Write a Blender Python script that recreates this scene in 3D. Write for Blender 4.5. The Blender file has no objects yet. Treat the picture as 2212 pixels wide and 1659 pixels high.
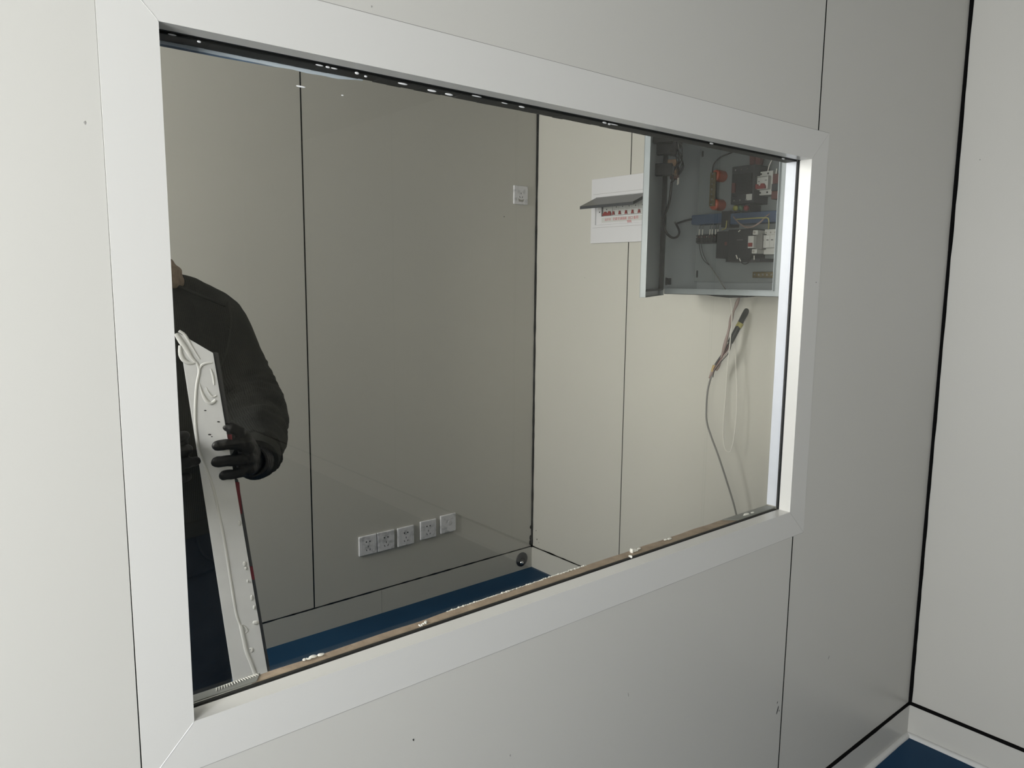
import bpy, bmesh, math, random
from mathutils import Vector, Matrix, noise
random.seed(7)
R = math.radians
scene = bpy.context.scene
COL = scene.collection

# ------------------------------------------------------------------ camera, sky light, exposure
CAM = Vector((-0.2631, -0.9322, 1.4683))
AX_R = Vector((0.76828762, -0.64002562, 0.01006636))
AX_U = Vector((0.07997632, 0.11158281, 0.99053171))
AX_F = Vector((0.63508891, 0.76020818, -0.13691459))
cd = bpy.data.cameras.new('camera')
cd.sensor_width = 36.0
cd.lens = 26.588
cd.clip_start = 0.02
cam = bpy.data.objects.new('camera', cd)
COL.objects.link(cam)
cam.matrix_world = Matrix(((AX_R.x, AX_U.x, -AX_F.x, CAM.x), (AX_R.y, AX_U.y, -AX_F.y, CAM.y),
                           (AX_R.z, AX_U.z, -AX_F.z, CAM.z), (0, 0, 0, 1)))
scene.camera = cam

world = bpy.data.worlds.new('sky'); scene.world = world
world.use_nodes = True
bg = world.node_tree.nodes['Background']
bg.inputs['Color'].default_value = (0.97, 0.985, 1.0, 1)
bg.inputs['Strength'].default_value = 22.0

LEFT_X = -1.45
FAR_X = -1.35
NEAR_WIN = (-1.75, -0.60, 0.72, 2.20)      # y0, y1, z0, z1 of the near room's daylight window
FAR_WIN = (0.86, 1.85, 1.15, 2.45)         # the far room's
for nm, w, wx in (('near_window_daylight', NEAR_WIN, LEFT_X), ('far_window_daylight', FAR_WIN, FAR_X)):
    ld = bpy.data.lights.new(nm, 'AREA')
    ld.shape = 'RECTANGLE'; ld.size = w[3] - w[2]; ld.size_y = w[1] - w[0]
    ld.cycles.is_portal = True
    lo = bpy.data.objects.new(nm, ld); COL.objects.link(lo)
    lo.location = (wx - 0.02, (w[0] + w[1]) / 2, (w[2] + w[3]) / 2)
    lo.rotation_euler = (0, R(-90), 0)

scene.view_settings.view_transform = 'Standard'
scene.view_settings.look = 'None'
scene.view_settings.exposure = 0.0
scene.view_settings.gamma = 1.0
scene.view_settings.use_curve_mapping = False
scene.cycles.use_denoising = True
scene.cycles.max_bounces = 12
scene.cycles.diffuse_bounces = 6
scene.cycles.glossy_bounces = 4
scene.cycles.transparent_max_bounces = 16
scene.cycles.sample_clamp_indirect = 6.0

# ------------------------------------------------------------------ materials
MATS = {}
def M(name, col, rough=0.5, metal=0.0, spec=0.5, var=0.0, vscale=8.0, col2=None, bump=0.0, bscale=60.0, detail=3.0, thr=None):
    m = bpy.data.materials.new(name); m.use_nodes = True
    nt = m.node_tree; N = nt.nodes; L = nt.links
    b = N['Principled BSDF']
    b.inputs['Base Color'].default_value = (*col, 1)
    b.inputs['Roughness'].default_value = rough
    b.inputs['Metallic'].default_value = metal
    b.inputs['Specular IOR Level'].default_value = spec
    if var or col2 or bump:
        tc = N.new('ShaderNodeTexCoord')
    if var or col2:
        nz = N.new('ShaderNodeTexNoise'); nz.inputs['Scale'].default_value = vscale; nz.inputs['Detail'].default_value = detail
        L.new(tc.outputs['Object'], nz.inputs['Vector'])
        cr = N.new('ShaderNodeValToRGB')
        c2 = col2 if col2 else tuple(c * (1 - var) for c in col)
        cr.color_ramp.elements[0].color = (*c2, 1); cr.color_ramp.elements[1].color = (*col, 1)
        lo, hi = thr if thr else (0.35, 0.65)
        cr.color_ramp.elements[0].position = lo; cr.color_ramp.elements[1].position = hi
        L.new(nz.outputs['Fac'], cr.inputs['Fac']); L.new(cr.outputs['Color'], b.inputs['Base Color'])
    if bump:
        n2 = N.new('ShaderNodeTexNoise'); n2.inputs['Scale'].default_value = bscale; n2.inputs['Detail'].default_value = 4
        L.new(tc.outputs['Object'], n2.inputs['Vector'])
        bp = N.new('ShaderNodeBump'); bp.inputs['Strength'].default_value = bump; bp.inputs['Distance'].default_value = 0.002
        L.new(n2.outputs['Fac'], bp.inputs['Height']); L.new(bp.outputs['Normal'], b.inputs['Normal'])
    MATS[name] = m
    return m

M('panel', (0.50, 0.490, 0.450), 0.34, var=0.02, vscale=1.2)
M('frame_white', (0.55, 0.542, 0.51), 0.28)
M('raw_edge', (0.36, 0.345, 0.30), 0.6)
M('frame_blue', (0.64, 0.68, 0.80), 0.35, var=0.06, vscale=14)
M('baseboard', (0.50, 0.492, 0.455), 0.30)
M('ceiling_white', (0.42, 0.42, 0.41), 0.6)
M('core_black', (0.006, 0.006, 0.006), 0.95, spec=0.05)
M('sealant_black', (0.004, 0.004, 0.004), 0.9, spec=0.06)
M('sealant_white', (0.52, 0.52, 0.50), 0.6, bump=0.3, bscale=90)
M('silicone', (0.70, 0.70, 0.69), 0.3, spec=0.5)
M('floor_blue', (0.008, 0.034, 0.074), 0.5, spec=0.10, col2=(0.011, 0.042, 0.088), vscale=3.0)
M('wood', (0.35, 0.27, 0.20), 0.85, col2=(0.21, 0.155, 0.11), vscale=34, bump=0.6, bscale=150, thr=(0.30, 0.72), detail=8)
M('steel_grey', (0.25, 0.26, 0.255), 0.5, metal=0.3, var=0.15, vscale=25)
M('gasket', (0.006, 0.007, 0.008), 0.6, spec=0.2)
M('film_blue', (0.66, 0.76, 0.92), 0.3)
M('film_dark', (0.13, 0.20, 0.32), 0.4)
M('scuff', (0.02, 0.02, 0.02), 0.7)
M('scuff_grey', (0.30, 0.29, 0.27), 0.7)
M('plastic_white', (0.60, 0.60, 0.625), 0.35)
M('plastic_dusty', (0.66, 0.66, 0.69), 0.5, col2=(0.44, 0.44, 0.46), vscale=38, thr=(0.36, 0.50), detail=6)
M('socket_hole', (0.006, 0.006, 0.006), 0.8)
M('chrome', (0.75, 0.75, 0.76), 0.12, metal=1.0)
M('dark_metal', (0.035, 0.036, 0.04), 0.4, metal=0.4)
M('cab_grey', (0.40, 0.445, 0.48), 0.38, var=0.05, vscale=10)
M('cab_plate', (0.20, 0.225, 0.24), 0.45)
M('comp_black', (0.016, 0.018, 0.021), 0.55, spec=0.3)
M('comp_dark', (0.032, 0.035, 0.040), 0.55, spec=0.3)
M('comp_white', (0.50, 0.51, 0.50), 0.4)
M('comp_red', (0.21, 0.028, 0.026), 0.45)
M('comp_maroon', (0.095, 0.030, 0.027), 0.5)
M('comp_orange', (0.36, 0.065, 0.025), 0.5)
M('comp_brown', (0.27, 0.15, 0.075), 0.5, var=0.5, vscale=90)
M('brass', (0.16, 0.13, 0.06), 0.42, metal=0.6)
M('screw', (0.75, 0.74, 0.70), 0.2, metal=0.9)
M('duct_blue', (0.042, 0.075, 0.145), 0.5)
M('wire_black', (0.012, 0.012, 0.014), 0.4)
M('wire_grey', (0.17, 0.17, 0.165), 0.5)
M('wire_white', (0.66, 0.65, 0.61), 0.45)
M('wire_yellow', (0.36, 0.33, 0.13), 0.45)
M('wire_pink', (0.27, 0.205, 0.19), 0.5)
M('tape_yellow', (0.36, 0.33, 0.10), 0.5)
M('tape_tan', (0.42, 0.31, 0.13), 0.6)
M('conduit', (0.018, 0.021, 0.022), 0.4)
M('ind_yellow', (0.27, 0.28, 0.06), 0.4)
M('ind_green', (0.06, 0.12, 0.07), 0.4)
M('ind_red', (0.20, 0.035, 0.035), 0.4)
M('print_red', (0.46, 0.06, 0.07), 0.6)
M('print_black', (0.03, 0.03, 0.03), 0.6)
M('profile', (0.76, 0.765, 0.785), 0.36, var=0.05, vscale=30)
M('profile_dark', (0.06, 0.06, 0.065), 0.5)
M('profile_red', (0.13, 0.008, 0.014), 0.5)
M('skin', (0.44, 0.29, 0.21), 0.55)
M('scarf', (0.34, 0.26, 0.20), 0.9, var=0.25, vscale=120)
M('hair', (0.012, 0.010, 0.009), 0.5)
M('glove', (0.009, 0.009, 0.010), 0.5, spec=0.35, bump=0.35, bscale=160)
M('trousers', (0.010, 0.014, 0.023), 0.85, col2=(0.022, 0.028, 0.040), vscale=9, bump=0.25, bscale=240)
M('shoe', (0.02, 0.018, 0.016), 0.6)
M('eye', (0.05, 0.04, 0.035), 0.2)

def glass_material():
    m = bpy.data.materials.new('glass'); m.use_nodes = True
    nt = m.node_tree; N = nt.nodes; L = nt.links
    N.remove(N['Principled BSDF'])
    out = N['Material Output']
    geo = N.new('ShaderNodeNewGeometry')
    dot = N.new('ShaderNodeVectorMath'); dot.operation = 'DOT_PRODUCT'
    L.new(geo.outputs['Incoming'], dot.inputs[0]); L.new(geo.outputs['Normal'], dot.inputs[1])
    ab = N.new('ShaderNodeMath'); ab.operation = 'ABSOLUTE'; L.new(dot.outputs['Value'], ab.inputs[0])
    om = N.new('ShaderNodeMath'); om.operation = 'SUBTRACT'; om.inputs[0].default_value = 1.0; L.new(ab.outputs[0], om.inputs[1])
    pw = N.new('ShaderNodeMath'); pw.operation = 'POWER'; pw.inputs[1].default_value = 5.0; L.new(om.outputs[0], pw.inputs[0])
    ma = N.new('ShaderNodeMath'); ma.operation = 'MULTIPLY_ADD'; ma.inputs[1].default_value = 0.962; ma.inputs[2].default_value = 0.038
    L.new(pw.outputs[0], ma.inputs[0])
    tr = N.new('ShaderNodeBsdfTransparent'); tr.inputs['Color'].default_value = (0.968, 0.960, 0.922, 1)
    gl = N.new('ShaderNodeBsdfGlossy'); gl.inputs['Roughness'].default_value = 0.0
    mx = N.new('ShaderNodeMixShader')
    L.new(ma.outputs[0], mx.inputs[0]); L.new(tr.outputs[0], mx.inputs[1]); L.new(gl.outputs[0], mx.inputs[2])
    L.new(mx.outputs[0], out.inputs['Surface'])
    MATS['glass'] = m
glass_material()

def tinted_material(name, col, gloss):
    m = bpy.data.materials.new(name); m.use_nodes = True
    nt = m.node_tree; N = nt.nodes; L = nt.links
    N.remove(N['Principled BSDF'])
    tr = N.new('ShaderNodeBsdfTransparent'); tr.inputs['Color'].default_value = (*col, 1)
    df = N.new('ShaderNodeBsdfPrincipled'); df.inputs['Base Color'].default_value = (0.10, 0.10, 0.095, 1); df.inputs['Roughness'].default_value = 0.25
    mx = N.new('ShaderNodeMixShader'); mx.inputs[0].default_value = gloss
    L.new(tr.outputs[0], mx.inputs[1]); L.new(df.outputs[0], mx.inputs[2])
    L.new(mx.outputs[0], N['Material Output'].inputs['Surface'])
    MATS[name] = m
tinted_material('smoked', (0.42, 0.42, 0.40), 0.72)

def corduroy_material():
    m = bpy.data.materials.new('corduroy'); m.use_nodes = True
    nt = m.node_tree; N = nt.nodes; L = nt.links
    b = N['Principled BSDF']; b.inputs['Roughness'].default_value = 0.9; b.inputs['Specular IOR Level'].default_value = 0.2
    at = N.new('ShaderNodeAttribute'); at.attribute_name = 'cord'
    mul = N.new('ShaderNodeMath'); mul.operation = 'MULTIPLY'; mul.inputs[1].default_value = 2 * math.pi / 0.0042
    L.new(at.outputs['Fac'], mul.inputs[0])
    sn = N.new('ShaderNodeMath'); sn.operation = 'SINE'; L.new(mul.outputs[0], sn.inputs[0])
    mp = N.new('ShaderNodeMapRange'); mp.inputs[1].default_value = -1; mp.inputs[2].default_value = 1
    L.new(sn.outputs[0], mp.inputs[0])
    tc = N.new('ShaderNodeTexCoord')
    nz = N.new('ShaderNodeTexNoise'); nz.inputs['Scale'].default_value = 11; nz.inputs['Detail'].default_value = 5
    L.new(tc.outputs['Object'], nz.inputs['Vector'])
    cr = N.new('ShaderNodeValToRGB')
    cr.color_ramp.elements[0].position = 0.3; cr.color_ramp.elements[1].position = 0.7
    cr.color_ramp.elements[0].color = (0.034, 0.036, 0.035, 1); cr.color_ramp.elements[1].color = (0.066, 0.067, 0.061, 1)
    L.new(nz.outputs['Fac'], cr.inputs['Fac'])
    mix = N.new('ShaderNodeMix'); mix.data_type = 'RGBA'; mix.blend_type = 'MULTIPLY'; mix.inputs['Factor'].default_value = 0.45
    L.new(cr.outputs['Color'], mix.inputs['A']); L.new(mp.outputs[0], mix.inputs['B'])
    L.new(mix.outputs['Result'], b.inputs['Base Color'])
    bp = N.new('ShaderNodeBump'); bp.inputs['Strength'].default_value = 0.35; bp.inputs['Distance'].default_value = 0.001
    L.new(mp.outputs[0], bp.inputs['Height']); L.new(bp.outputs['Normal'], b.inputs['Normal'])
    MATS['corduroy'] = m
corduroy_material()

# ------------------------------------------------------------------ mesh helpers
class MB:
    def __init__(self):
        self.v = []; self.f = []; self.s = []
    def _add(self, vs, fs, smooth=False):
        o = len(self.v)
        self.v += [tuple(p) for p in vs]
        for f in fs:
            self.f.append(tuple(i + o for i in f)); self.s.append(smooth)
        return self
    def box(self, x0, x1, y0, y1, z0, z1):
        x0, x1 = min(x0, x1), max(x0, x1); y0, y1 = min(y0, y1), max(y0, y1); z0, z1 = min(z0, z1), max(z0, z1)
        vs = [(x0, y0, z0), (x1, y0, z0), (x1, y1, z0), (x0, y1, z0), (x0, y0, z1), (x1, y0, z1), (x1, y1, z1), (x0, y1, z1)]
        return self._add(vs, [(0, 3, 2, 1), (4, 5, 6, 7), (0, 1, 5, 4), (1, 2, 6, 5), (2, 3, 7, 6), (3, 0, 4, 7)])
    def prism(self, poly, fn0, fn1):
        """poly of 2-D points; fn0/fn1 place it on the two end planes"""
        n = len(poly)
        vs = [fn0(*p) for p in poly] + [fn1(*p) for p in poly]
        fs = [tuple(range(n)), tuple(range(2 * n - 1, n - 1, -1))]
        fs += [(i + n, (i + 1) % n + n, (i + 1) % n, i) for i in range(n)]
        return self._add(vs, fs)
    def prism_y(self, poly, y0, y1):      # poly in (x, z)
        return self.prism(poly, lambda a, b: (a, y0, b), lambda a, b: (a, y1, b))
    def prism_x(self, poly, x0, x1):      # poly in (y, z)
        return self.prism(poly, lambda a, b: (x0, a, b), lambda a, b: (x1, a, b))
    def prism_z(self, poly, z0, z1):
        return self.prism(poly, lambda a, b: (a, b, z0), lambda a, b: (a, b, z1))
    def ring(self, o, i, place):
        """frame with a hole: o, i = (a0,a1,b0,b1); place(a,b,k) with k 0/1 for the two faces"""
        O = [(o[0], o[2]), (o[1], o[2]), (o[1], o[3]), (o[0], o[3])]
        I = [(i[0], i[2]), (i[1], i[2]), (i[1], i[3]), (i[0], i[3])]
        vs = [place(a, b, 0) for a, b in O] + [place(a, b, 0) for a, b in I] + [place(a, b, 1) for a, b in O] + [place(a, b, 1) for a, b in I]
        fs = []
        for k in range(4):
            j = (k + 1) % 4
            fs += [(k, j, j + 4, k + 4), (k + 8, k + 12, j + 12, j + 8), (k, k + 8, j + 8, j), (k + 4, j + 4, j + 12, k + 12)]
        return self._add(vs, fs)
    def tube(self, pts, r, n=8, cap=True, round_end=False, flat=None):
        pts = [Vector(p) for p in pts]
        rs = r if isinstance(r, (list, tuple)) else [r] * len(pts)
        if round_end:
            d0 = (pts[0] - pts[1]).normalized(); d1 = (pts[-1] - pts[-2]).normalized()
            a = [pts[0] + d0 * rs[0] * k for k in (0.98, 0.86, 0.5)]; ar = [rs[0] * k for k in (0.2, 0.5, 0.866)]
            c = [pts[-1] + d1 * rs[-1] * k for k in (0.5, 0.86, 0.98)]; crr = [rs[-1] * k for k in (0.866, 0.5, 0.2)]
            pts = a + pts + c; rs = ar + list(rs) + crr
        rings = []
        t_prev = None; up = None
        for i, p in enumerate(pts):
            t = (pts[min(i + 1, len(pts) - 1)] - pts[max(i - 1, 0)])
            if t.length < 1e-9: t = t_prev or Vector((0, 0, 1))
            t.normalize()
            if up is None:
                up = Vector((0, 0, 1)) if abs(t.z) < 0.9 else Vector((0, 1, 0))
                up = (up - t * up.dot(t)).normalized()
            else:
                up = (up - t * up.dot(t)).normalized()
            si = t.cross(up); t_prev = t
            ring = []
            for k in range(n):
                a = 2 * math.pi * k / n
                q = p + (up * math.cos(a) + si * math.sin(a)) * rs[i]
                if flat: q = flat(q, p)
                ring.append(q)
            rings.append(ring)
        vs = [q for rg in rings for q in rg]
        fs = []
        for i in range(len(rings) - 1):
            for k in range(n):
                j = (k + 1) % n
                fs.append((i * n + k, (i + 1) * n + k, (i + 1) * n + j, i * n + j))
        self._add(vs, fs, True)
        if cap:
            self._add(rings[0], [tuple(range(n))]); self._add(rings[-1], [tuple(range(n - 1, -1, -1))])
        return self
    def cyl(self, a, b, r, n=16):
        return self.tube([a, b], r, n)
    def loft(self, rings):
        """list of rings of equal length; closed ends"""
        n = len(rings[0]); vs = [q for rg in rings for q in rg]; fs = []
        for i in range(len(rings) - 1):
            for k in range(n):
                j = (k + 1) % n
                fs.append((i * n + k, i * n + j, (i + 1) * n + j, (i + 1) * n + k))
        fs.append(tuple(range(n - 1, -1, -1))); fs.append(tuple(range((len(rings) - 1) * n, len(rings) * n)))
        return self._add(vs, fs, True)
    def ellipsoid(self, c, rx, ry, rz, nu=20, nv=12):
        rings = []
        for i in range(1, nv):
            th = math.pi * i / nv
            rings.append([(c[0] + rx * math.sin(th) * math.cos(2 * math.pi * k / nu), c[1] + ry * math.sin(th) * math.sin(2 * math.pi * k / nu), c[2] - rz * math.cos(th)) for k in range(nu)])
        return self.loft(rings)
    def lathe(self, prof, c, axis, n=24):
        """prof: (radius, along axis)"""
        ax = Vector(axis).normalized(); u = ax.orthogonal().normalized(); w = ax.cross(u)
        rings = [[Vector(c) + ax * h + (u * math.cos(2 * math.pi * k / n) + w * math.sin(2 * math.pi * k / n)) * r for k in range(n)] for r, h in prof]
        return self.loft(rings)
    def mesh(self, name):
        me = bpy.data.meshes.new(name)
        me.from_pydata(self.v, [], self.f)
        me.polygons.foreach_set('use_smooth', self.s)
        bm = bmesh.new(); bm.from_mesh(me); bmesh.ops.recalc_face_normals(bm, faces=bm.faces); bm.to_mesh(me); bm.free()
        me.update()
        return me

def obj(name, mb, mat, parent=None, bevel=0.0):
    me = mb.mesh(name) if isinstance(mb, MB) else mb
    if not me.materials: me.materials.append(MATS[mat])
    o = bpy.data.objects.new(name, me); COL.objects.link(o)
    if parent: attach(o, parent)
    if bevel:
        b = o.modifiers.new('bevel', 'BEVEL'); b.width = bevel; b.segments = 2; b.limit_method = 'ANGLE'; b.angle_limit = R(40)
    return o

def world_origin(o):
    p = Vector(o.location)
    return p if not o.parent else p
def attach(o, parent):
    o.parent = parent
    acc = Matrix.Identity(4); q = parent; chain = []
    while q: chain.append(q); q = q.parent
    for q in reversed(chain):
        acc = acc @ q.matrix_parent_inverse @ q.matrix_basis
    o.matrix_parent_inverse = acc.inverted()

def tag(o, label=None, cat=None, group=None, kind=None):
    if label: o['label'] = label
    if cat: o['category'] = cat
    if group: o['group'] = group
    if kind: o['kind'] = kind
    return o
def thing(name, label, cat, loc, group=None):
    o = bpy.data.objects.new(name, None); COL.objects.link(o); o.location = loc; o.empty_display_size = 0.05
    return tag(o, label, cat, group)
def struct(name, mb, mat, label, cat, bevel=0.0):
    return tag(obj(name, mb, mat, None, bevel), label, cat, None, 'structure')

def at_x(px, py, x):
    """point of the wall plane at x that the photograph shows at this pixel"""
    d = AX_R * ((px - 1106) / 1633.687) - AX_U * ((py - 829.5) / 1633.687) + AX_F
    return CAM + d * ((x - CAM.x) / d.x)
def at_y(px, py, y):
    d = AX_R * ((px - 1106) / 1633.687) - AX_U * ((py - 829.5) / 1633.687) + AX_F
    return CAM + d * ((y - CAM.y) / d.y)
def spline(pts, k=5):
    pts = [Vector(p) for p in pts]; out = []
    for i in range(len(pts) - 1):
        p0 = pts[max(i - 1, 0)]; p1 = pts[i]; p2 = pts[i + 1]; p3 = pts[min(i + 2, len(pts) - 1)]
        for s in range(k):
            t = s / k
            out.append(0.5 * ((2 * p1) + (p2 - p0) * t + (2 * p0 - 5 * p1 + 4 * p2 - p3) * t * t + (3 * p1 - p0 - 3 * p2 + p3) * t ** 3))
    out.append(pts[-1]); return out
def bead(a, b, r, jit=0.25, n=60, sides=6, seed=0):
    rnd = random.Random(seed); a = Vector(a); b = Vector(b)
    ps = [a.lerp(b, i / n) for i in range(n + 1)]
    rs = [r * (1 + jit * (noise.noise(Vector((i * 0.35, seed, 0.3))) * 1.6 + (rnd.random() - 0.5) * 0.35)) for i in range(n + 1)]
    return MB().tube(ps, rs, sides)

# ------------------------------------------------------------------ the two rooms
XR = 2.222; D = 1.870; H = 2.46; NEAR_Y = -5.6; T = 0.066; BB = 0.108; PZ = 0.113
OX0, OX1, OZ0, OZ1 = 0.0, 1.400, 0.914, 1.7476
FX0, FX1, FZ0, FZ1 = -0.062, 1.4703, 0.8486, 1.813

floor = struct('floor', MB().box(FAR_X - 0.1, XR + 0.08, NEAR_Y - 0.1, D + 0.1, -0.08, 0.0), 'floor_blue',
               'blue vinyl floor running under both rooms', 'floor')
ceil = struct('ceiling', MB().box(FAR_X - 0.1, XR + 0.08, NEAR_Y - 0.1, D + 0.1, H, H + 0.08), 'ceiling_white',
              'flat white panel ceiling over both rooms', 'ceiling')

# partition with the window
wf = struct('wall_front', MB().ring((FAR_X, XR + 0.03, 0.0, H), (-0.030, 1.430, 0.894, 1.768),
            lambda a, b, k: (a, 0.016 if k == 0 else T - 0.014, b)), 'core_black',
            'off-white metal panel partition wall around the interior window', 'wall')
lp = MB().prism_y([(LEFT_X, PZ), (-0.0652, PZ), (-0.0627, 1.55), (-0.0627, H), (LEFT_X, H)], 0.0, 0.016)
obj('wall_panel', lp, 'panel', wf)
obj('seam_sealant', MB().prism_y([(-0.0652, PZ), (-0.0625, PZ), (-0.0625, H), (-0.0627, H), (-0.0627, 1.55)], -0.0001, 0.017), 'sealant_black', wf)
obj('wall_panel', MB().ring((-0.0625, 1.4203, PZ, H), (-0.004, 1.404, 0.910, 1.752), lambda a, b, k: (a, 0.0 if k == 0 else 0.016, b)), 'panel', wf)
obj('wall_panel', MB().box(1.4245, XR - 0.004, 0.0, 0.016, PZ, H), 'panel', wf)
obj('wall_panel', MB().ring((FAR_X, XR, 0.0, H), (-0.030, 1.444, 0.905, 1.757), lambda a, b, k: (a, T - 0.014 if k == 0 else T, b)), 'panel', wf)
obj('seam_sealant', MB().box(1.4203, 1.4245, -0.0002, 0.017, PZ, H), 'sealant_black', wf)
obj('corner_sealant', bead((XR - 0.0005, 0.0005, BB - 0.002), (XR - 0.0005, 0.0005, H), 0.0085, 0.15, 90, 6, 3), 'sealant_black', wf)
def scuff(cx, cz, w, h, rot, seed, mat='scuff', plane='y', off=-0.0004, parent=None):
    rnd = random.Random(seed); poly = []
    for k in range(9):
        a = 2 * math.pi * k / 9; rr = 0.6 + 0.55 * rnd.random()
        x = math.cos(a) * w * rr; z = math.sin(a) * h * rr
        poly.append((cx + x * math.cos(rot) - z * math.sin(rot), cz + x * math.sin(rot) + z * math.cos(rot)))
    m = MB()
    if plane == 'y': m.prism_y(poly, off, off + 0.0004)
    else: m.prism_x(poly, off, off + 0.0004)
    return obj('scuff_mark', m, mat, parent)
for k, (x, z, w, h, ro, mt) in enumerate([(1.4015, 0.397, 0.0022, 0.013, -0.35, 'scuff'), (1.3985, 0.418, 0.0016, 0.003, -0.3, 'scuff'), (1.409, 0.392, 0.0011, 0.003, 0, 'scuff'),
        (0.3228, 0.7564, 0.0016, 0.0022, 0, 'scuff'), (0.8268, 0.6484, 0.0009, 0.005, 0.2, 'scuff_grey'), (0.52, 0.6462, 0.0012, 0.0022, 0, 'scuff_grey'),
        (1.6508, 0.456, 0.0022, 0.006, -0.5, 'scuff_grey'), (-0.0794, 1.6287, 0.0014, 0.0022, 0, 'scuff_grey'), (0.2678, 1.823, 0.0011, 0.0014, 0, 'scuff_grey'),
        (1.4536, 1.4687, 0.0016, 0.0012, 0, 'scuff')]):
    scuff(x, z, w, h, ro, k, mt, 'y', -0.0014 if k == 9 else -0.0004, wf)

# the wall on the right runs past the partition into the far room
wr = struct('wall_right', MB().box(XR + 0.035, XR + 0.08, NEAR_Y, D + 0.04, 0, H), 'core_black',
            'off-white metal panel wall on the right through both rooms', 'wall')
seams = [NEAR_Y, -4.325, -3.145, -1.962, -0.770, 0.039, 1.2745, D + 0.03]
for a, b in zip(seams[:-1], seams[1:]):
    obj('wall_panel', MB().box(XR, XR + 0.035, a + 0.0022, b - 0.0022, PZ, H), 'panel', wr)
for a in seams[1:-1]:
    obj('seam_sealant', MB().box(XR - 0.0002, XR + 0.036, a - 0.0023, a + 0.0023, PZ, H), 'sealant_black', wr)
scuff(-0.0618, 1.8256, 0.0012, 0.0020, 0, 31, 'scuff', 'x', XR - 0.0004, wr)
for k, (px, py, w, h) in enumerate([(1160, 1165, 0.003, 0.006), (1158, 1146, 0.002, 0.004), (1164, 1172, 0.0016, 0.004), (1263, 600, 0.002, 0.003), (1352, 541, 0.002, 0.002), (1089, 468, 0, 0)]):
    if w: p = at_x(px, py, XR); scuff(p.y, p.z, w, h, 0.2, 40 + k, 'scuff' if k < 3 else 'scuff_grey', 'x', XR - 0.0004, wr)
wb = struct('wall_back', MB().box(FAR_X, XR + 0.04, D + 0.035, D + 0.08, 0, H), 'core_black',
            'off-white metal panel back wall seen through the glass', 'wall')
for a, b in ((FAR_X, -1.344), (-1.344, -0.160), (-0.160, 1.0236), (1.0236, XR + 0.002)):
    obj('wall_panel', MB().box(a + 0.0026, b - 0.0026, D, D + 0.035, PZ, H), 'panel', wb)
for a in (-0.160, 1.0236): obj('seam_sealant', MB().box(a - 0.0027, a + 0.0027, D - 0.0002, D + 0.036, PZ, H), 'sealant_black', wb)
p = at_y(1089, 468, D); scuff(p.x, p.z, 0.003, 0.003, 0, 77, 'scuff', 'y', D - 0.0004, wb)
obj('corner_sealant', bead((XR - 0.001, D - 0.001, BB - 0.002), (XR - 0.001, D - 0.001, H), 0.0072, 0.22, 110, 6, 5), 'sealant_black', wb)
for k, (dz, rr) in enumerate(((0.02, 0.010), (0.045, 0.008), (0.10, 0.006))):
    obj('sealant_blob', MB().ellipsoid((XR - 0.010, D - 0.001, PZ + dz), rr, 0.003, rr * 1.6, 10, 6), 'sealant_black', wb)
# walls nobody sees from here, with the windows that light both rooms
wl = MB()
def holed(y0, y1, w, wx):
    wl.ring((y0, y1, 0.0, H), (w[0], w[1], w[2], w[3]), lambda a, b, k: (wx - (0.08 if k == 0 else 0.0), a, b))
holed(NEAR_Y, 0.0, NEAR_WIN, LEFT_X); holed(T, D + 0.04, FAR_WIN, FAR_X)
struct('wall_left', wl, 'panel', 'off-white wall on the left with the daylight windows', 'wall')
struct('wall_rear', MB().box(LEFT_X, XR + 0.04, NEAR_Y - 0.08, NEAR_Y, 0, H), 'panel', 'off-white wall behind the photographer', 'wall')
for n, w, wx in ((2, NEAR_WIN, LEFT_X), (3, FAR_WIN, FAR_X)):
    we = thing('window_%d' % n, 'daylight window in the left wall of the %s room' % ('near' if n == 2 else 'far'), 'window', (wx, (w[0] + w[1]) / 2, w[2]))
    we['kind'] = 'structure'
    obj('window_frame', MB().ring((w[0], w[1], w[2], w[3]), (w[0] + 0.05, w[1] - 0.05, w[2] + 0.05, w[3] - 0.05), lambda a, b, k: (wx - (0.07 if k == 0 else 0.03), a, b)), 'frame_white', we)
    ym = (w[0] + w[1]) / 2
    obj('mullion', MB().box(wx - 0.068, wx - 0.032, ym - 0.02, ym + 0.02, w[2] + 0.05, w[3] - 0.05), 'frame_white', we)

# baseboards with their sealant lines
b1 = struct('baseboard_front', MB().box(LEFT_X, XR - 0.002, -0.003, 0.016, 0, BB), 'baseboard', 'off-white baseboard under the partition wall', 'baseboard', 0.001)
obj('sealant_bead', bead((LEFT_X, 0.001, BB + 0.003), (XR, 0.001, BB + 0.003), 0.0066, 0.12, 120, 6, 8), 'sealant_black', b1)
obj('floor_sealant', bead((LEFT_X, -0.004, 0.001), (XR - 0.004, -0.004, 0.000), 0.0125, 0.12, 160, 6, 11), 'sealant_white', b1)
b2 = struct('baseboard_right', MB().box(XR - 0.003, XR + 0.035, NEAR_Y, 0.0, 0, BB), 'baseboard', 'off-white baseboard along the near right wall', 'baseboard', 0.001)
obj('sealant_bead', bead((XR - 0.001, NEAR_Y, BB + 0.003), (XR - 0.001, 0.0, BB + 0.003), 0.0062, 0.12, 160, 6, 9), 'sealant_black', b2)
obj('floor_sealant', bead((XR - 0.004, NEAR_Y, 0.001), (XR - 0.004, -0.002, 0.000), 0.0125, 0.16, 200, 6, 12), 'sealant_white', b2)
b3 = struct('baseboard_far_right', MB().box(XR - 0.003, XR + 0.035, T, D, 0, BB), 'baseboard', 'off-white baseboard of the right wall behind the glass', 'baseboard', 0.001)
obj('sealant_bead', bead((XR - 0.001, T, BB + 0.003), (XR - 0.001, D, BB + 0.003), 0.0028, 0.5, 120, 6, 19), 'sealant_black', b3)
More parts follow.
